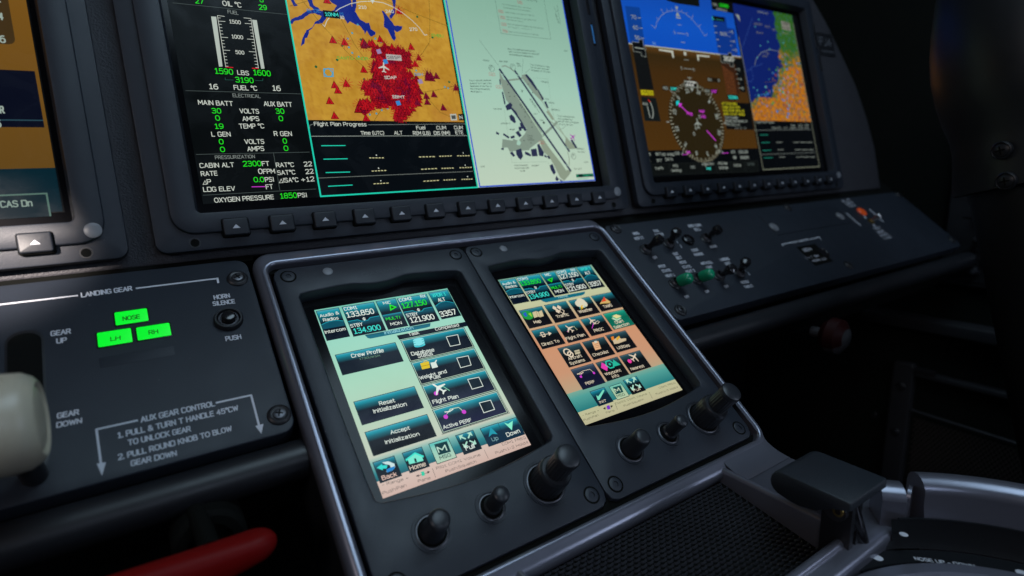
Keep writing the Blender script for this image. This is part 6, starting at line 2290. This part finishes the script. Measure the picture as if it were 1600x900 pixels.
m_ = MB(FQ)
m_.lathe(0, 0, [(0.5, -8.2), (5.2, -8.2), (5.2, 8.2), (.5, 8.2)], "dark_steel", 28, axis=((p0[0] - 2, p0[1] - 5.5, 19), (1, 0, 0)))
m_.lathe(0, 0, [(1.5, -9.5), (2.5, -9.4), (2.5, 9.4), (.5, 9.4)], "brass", 20, axis=((p0[0] - 2, p0[1] - 3.5, 20), (1, 0, 0)))
m_.build("pivot", lev)
m_ = MB(FQ)
q = [FQ.px(1352, 838, -8), FQ.px(1330, 862, -12), FQ.px(1318, 872, -14), FQ.px(1346, 902, -16)]
m_.tube([(q[0][0], q[0][1], -6), (q[1][0], q[1][1], -11), (q[2][0], q[2][1], -14), (q[3][0], q[3][1], -20)], 2.2, "dark_steel", 12)
m_.build("link_rod", lev)

# ================================================================== round trim well beside the console
CX, CY = 156.0, 173.4
def clip(m_):
    """leave out what would run inside the console"""
    keep = [i for i, f in enumerate(m_.faces) if not all(m_.v[k][1] < 85.5 and m_.v[k][0] < 246 for k in f)]
    m_.faces = [m_.faces[i] for i in keep]
    m_.mi = [m_.mi[i] for i in keep]
    m_.smooth = [m_.smooth[i] for i in keep]
    m_.cols = [m_.cols[i] for i in keep]


wl = thing("trim_wheel_housing", FQ, CX, CY, -20, "round well with a silver-grey wall and a black lettered dial, bottom right corner", "dial")
Rf = lambda x, y, h: math.hypot(FQ.px(x, y, h)[0] - CX, FQ.px(x, y, h)[1] - CY)
hd_ = -7.0
Rin = Rf(1390, 885, hd_)
Rdk = Rf(1416, 857, hd_)
Rbase = Rf(1442, 808, 7)
Rtop = Rf(1437, 768, 20)
m_ = MB(FQ)
a_st = math.atan2(FQ.px(1443, 765, 20)[1] - CY, FQ.px(1443, 765, 20)[0] - CX)
N_ = 70
sec = [(Rtop + 16, -60), (Rtop + 16, 16)]
for k in range(0, 9):
    t_ = math.pi * k / 8
    sec.append((Rtop + 8 + 8 * math.cos(t_), 18 + 7 * math.sin(t_)))
sec += [(Rtop, 12), (Rbase, 6), (Rbase + .5, -28)]
loops = []
for k in range(N_ + 1):
    t_ = a_st + math.radians(215) * k / N_
    loops.append([(CX + r * math.cos(t_), CY + r * math.sin(t_), h) for r, h in sec])
m_.loft([L for L in loops], "silver_paint", cap0=True, smooth=True)
m_.build("well_wall", wl)
m_ = MB(FQ)
m_.lathe(CX, CY, [(Rbase + 1, -29), (Rbase + .3, 6.5), (Rbase - 1, 6.5), (Rdk + 2, hd_ + 3), (Rdk, hd_)], "dial_black", 160, cap=False)
m_.lathe(CX, CY, [(Rdk - 1, -30), (Rdk - 1, hd_), (Rin + 1, hd_ + .2), (Rin, hd_ - 3)], "dial_black", 120, cap=False)
clip(m_)
m_.build("dial", wl)
m_ = MB(FQ)
m_.lathe(CX, CY, [(Rin - .5, -34), (Rin - 1.5, hd_ + 1.5), (Rin - 3, hd_ + 2.8), (Rin - 9, hd_ + 3.0), (Rin - 13, hd_ - 1), (Rin - 16, -34)], "silver_paint", 120, cap=False)
clip(m_)
m_.build("wheel_rim", wl)
m_ = MB(FQ, None, hd_ + .3)
q0, q1 = FQ.px(1430, 875, hd_ + .3), FQ.px(1526, 888, hd_ + .3)
m_.text("NOSE UP - DOWN", q0, q1, 2.6, hd_ + .35, "white_print", None, .06)
for x, y in ((1372, 872), (1596, 895)):
    a, b = FQ.px(x, y, hd_ + .3)
    m_.disc(a, b, 2.2, hd_ + .35, "white_print", (0, 0, 0), 12)
a, b = FQ.px(1412, 836, 1.2)
m_.disc(a, b, 1.9, 1.6, "white_print", (0, 0, 0), 12)
m_.build("dial_lettering", wl)
# end block of the wall with two ribs
m_ = MB(FQ)
x_, y_ = FQ.px(1405, 752, 22)
for (pa_, pb_, r_) in ((FQ.px(1372, 752, 20), FQ.px(1414, 756, 20), 8), (FQ.px(1420, 760, 18), FQ.px(1427, 762, 18), 5.5)):
    L = []
    d_ = Vector((pb_[0] - pa_[0], pb_[1] - pa_[1])).normalized()
    n2 = Vector((-d_.y, d_.x))
    prof = [(-r_, -34), (-r_, 14)] + [(r_ * math.cos(math.pi - math.pi * k / 8), 14 + r_ * .75 * math.sin(math.pi * k / 8)) for k in range(9)] + [(r_, 14), (r_, -34)]
    for e, sc_ in ((0, 1), (.12, 1), (.88, 1), (1, .82)):
        c_ = Vector(pa_).lerp(Vector(pb_), e)
        L.append([(c_.x + n2.x * p[0] * sc_, c_.y + n2.y * p[0] * sc_, p[1] if p[1] < 0 else p[1] * (sc_ if e == 1 else 1)) for p in prof])
    m_.loft(L, "silver_paint", cap0=True, smooth=True)
m_.build("end_block", wl)

# ================================================================== control column at the right edge
Fc = Frame(Vector(((1650 - 800) / F_PX * 420, (300 - 450) / F_PX * 420, 420)), cX, cU, -NU)
cc = thing("control_column", Fc, 0, 0, 0, "large rounded black control column housing at the upper right edge", "column")


def rad(x, y):
    q = Fc.px(x, y, 0)
    return q


m_ = MB(Fc)
sil = [(1492, -70), (1483, -20), (1479, 30), (1478, 70), (1481, 110), (1489, 150), (1500, 185), (1511, 212), (1515, 235), (1517, 290), (1519, 302)]
loops = []
ctr = None
for x, y in sil:
    z = 420.0
    q = Vector(((x - 800) / F_PX * z, (y - 450) / F_PX * z, z)) - Fc.o
    b_ = q.dot(cU)
    # distance of the silhouette from the upright axis
    axp = Fc.o + cU * b_
    ax_px = 800 + F_PX * axp.x / axp.z
    r_ = (ax_px - x) / F_PX * z * .985
    loops.append([(r_ * math.cos(2 * math.pi * k / 96), b_, r_ * math.sin(2 * math.pi * k / 96)) for k in range(96)])
m_.loft(loops, "column_black", cap0=True, cap1=True, smooth=True)
m_.build("housing", cc)
bl = loops[-1][0][1]
rl = loops[-1][0][0]
m_ = MB(Fc)
m_.loft([[(x * .86, bl + 1, z * .86) for x, b_, z in loops[-1]], [(x * .84, bl + 4, z * .84) for x, b_, z in loops[-1]], [(x * .80, bl + 330, z * .80) for x, b_, z in loops[-1]]], "column_black", smooth=True)
m_.build("tube", cc)
# seam on the housing
m_ = MB(Fc)
pts = []
for L in loops:
    r_ = L[0][0]
    t_ = math.radians(128)
    pts.append((r_ * 1.003 * math.cos(t_), L[0][1], r_ * 1.003 * math.sin(t_)))
m_.tube(pts, .8, "gloss_black", 8)
m_.build("seam", cc)
for x, y in ((1565, 235), (1572, 283)):
    # screw seated on the curved face
    z = 420.0
    best = None
    dirv = Vector(((x - 800) / F_PX, (y - 450) / F_PX, 1))
    for st in range(300, 480):
        q = dirv * st - Fc.o
        la, lb, lh = q.dot(Fc.ax), q.dot(Fc.av), q.dot(Fc.out)
        rr = rl * (1.0 if lb > -40 else 1.0)
        if math.hypot(la, lh) < rl * 1.02:
            best = (la, lb, lh)
            break
    if best is None:
        continue
    n_ = Vector((best[0], 0, best[2])).normalized()
    s_ = MB(Fc)
    s_.lathe(0, 0, [(6.4, -1.5), (6.4, .9), (5.6, 1.5), (5.0, .9), (4.8, 1.0), (3.2, 2.0), (.5, 2.3)], "satin_black", 28, axis=(best, n_))
    e1, e2 = n_.orthogonal().normalized(), n_.cross(n_.orthogonal().normalized())
    for u in (e1 + e2, e1 - e2):
        u = u.normalized()
        w_ = n_.cross(u)
        c_ = Vector(best) + n_ * 2.35
        s_.add([tuple(c_ + u * 3 + w_ * .5), tuple(c_ + u * 3 - w_ * .5), tuple(c_ - u * 3 - w_ * .5), tuple(c_ - u * 3 + w_ * .5)], [(0, 1, 2, 3)], "void_black")
    s_.build("screw", cc, best)

# ================================================================== right side wall with ledge, breaker panel and net pocket
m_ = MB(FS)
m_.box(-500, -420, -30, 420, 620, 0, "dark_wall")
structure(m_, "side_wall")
m_ = MB(FS)
l0, l1 = FS.px(1400, 487), FS.px(1545, 495)
m_.prism(rrect(-60, l0[1] - 2, 300, l0[1] + 16, 4, 4), 0, 26, "side_plastic", 3)
structure(m_, "side_ledge")
bp = thing("breaker_panel", FS, 40, 0, 0, "dark upright strip of small switches on the side wall behind the control column", "control panel")
m_ = MB(FS)
b0_, b1_ = FS.px(1502, 205), FS.px(1545, 450)
m_.prism(rrect(b0_[0], b0_[1], b0_[0] + 130, b1_[1], 5, 4), 0, 10, "side_plastic", 2)
m_.build("panel_plate", bp)
for k, (x, y) in enumerate(((1518, 212), (1521, 265), (1522, 309), (1531, 329), (1532, 355), (1530, 373), (1541, 402), (1522, 424))):
    a, b = FS.px(x, y, 12)
    s_ = MB(FS)
    if k in (0, 2, 4):
        s_.prism(rrect(a - 5, b - 2.4, a + 5, b + 2.4, .6, 3), 10, 13, "grey_lens", .4)
        s_.build("legend_plate", bp, (a, b, 10))
    else:
        s_.lathe(a, b, [(6, 10), (6, 12), (4, 13), (3.6, 22), (2.6, 25), (.3, 25.5)], "dark_steel" if k != 6 else "steel", 20)
        s_.build("breaker_button", bp, (a, b, 10))
for y in (228, 285, 340, 392, 440):
    a, b = FS.px(1505, y, 10)
    s_ = MB(FS)
    s_.box(a, b - .8, 9.8, a + 110, b + .8, 10.4, "void_black")
    s_.build("divider", bp, (a, b, 10))
# net pocket
npk = thing("net_pocket", FS, 60, 300, 0, "dark framed mesh pocket low on the side wall", "pocket")
p0, p1 = FS.px(1408, 562), FS.px(1560, 598)
m_ = MB(FS)
m_.prism(rrect(p0[0] - 6, p0[1], p0[0] + 22, p0[1] + 330, 5, 4), 0, 12, "side_plastic", 3)
m_.prism(rrect(p0[0] + 22.5, p0[1] + 8, p0[0] + 260, p0[1] + 17, 3, 4), 0, 12, "side_plastic", 2.5)
m_.tube([(p0[0] + 24, p0[1] + 68, 10), (p0[0] + 260, p0[1] + 74, 10)], 2.4, "side_plastic", 10)
m_.box(p0[0] + 24, p0[1] + 2, 8, p0[0] + 48, p0[1] + 7, 14, "dark_steel")
m_.build("frame", npk)
for db in (36, 108, 190):
    s_ = screw(FS, npk, p0[0] + 8, p0[1] + db, 12, 6, "pan")
s2_ = FS.px(1366, 648)
screw(FS, npk, s2_[0], s2_[1], 0, 5, "pan")
m_ = MB(FS)
rows_, cols_ = 52, 40
a0_, b0_ = p0[0] + 30, p0[1] + 78
for i in range(rows_):
    for j in range(cols_):
        a, b = a0_ + j * 5.4 + (2.7 if i % 2 else 0), b0_ + i * 4.4
        m_.line([(a, b), (a + 2.7, b + 4.4)], .9, 9 + .02 * (i % 2), "net_cord")
        m_.line([(a, b), (a - 2.7, b + 4.4)], .9, 9.3 + .02 * (i % 2), "net_cord")
nt_ = m_.build("mesh", npk)
nt_["kind"] = "stuff"

# dark footwell behind everything
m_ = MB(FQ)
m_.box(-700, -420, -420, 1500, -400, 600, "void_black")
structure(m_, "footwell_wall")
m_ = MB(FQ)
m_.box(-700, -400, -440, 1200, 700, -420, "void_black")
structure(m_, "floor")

for _ob in bpy.data.objects:
    if "_o" in _ob:
        del _ob["_o"]
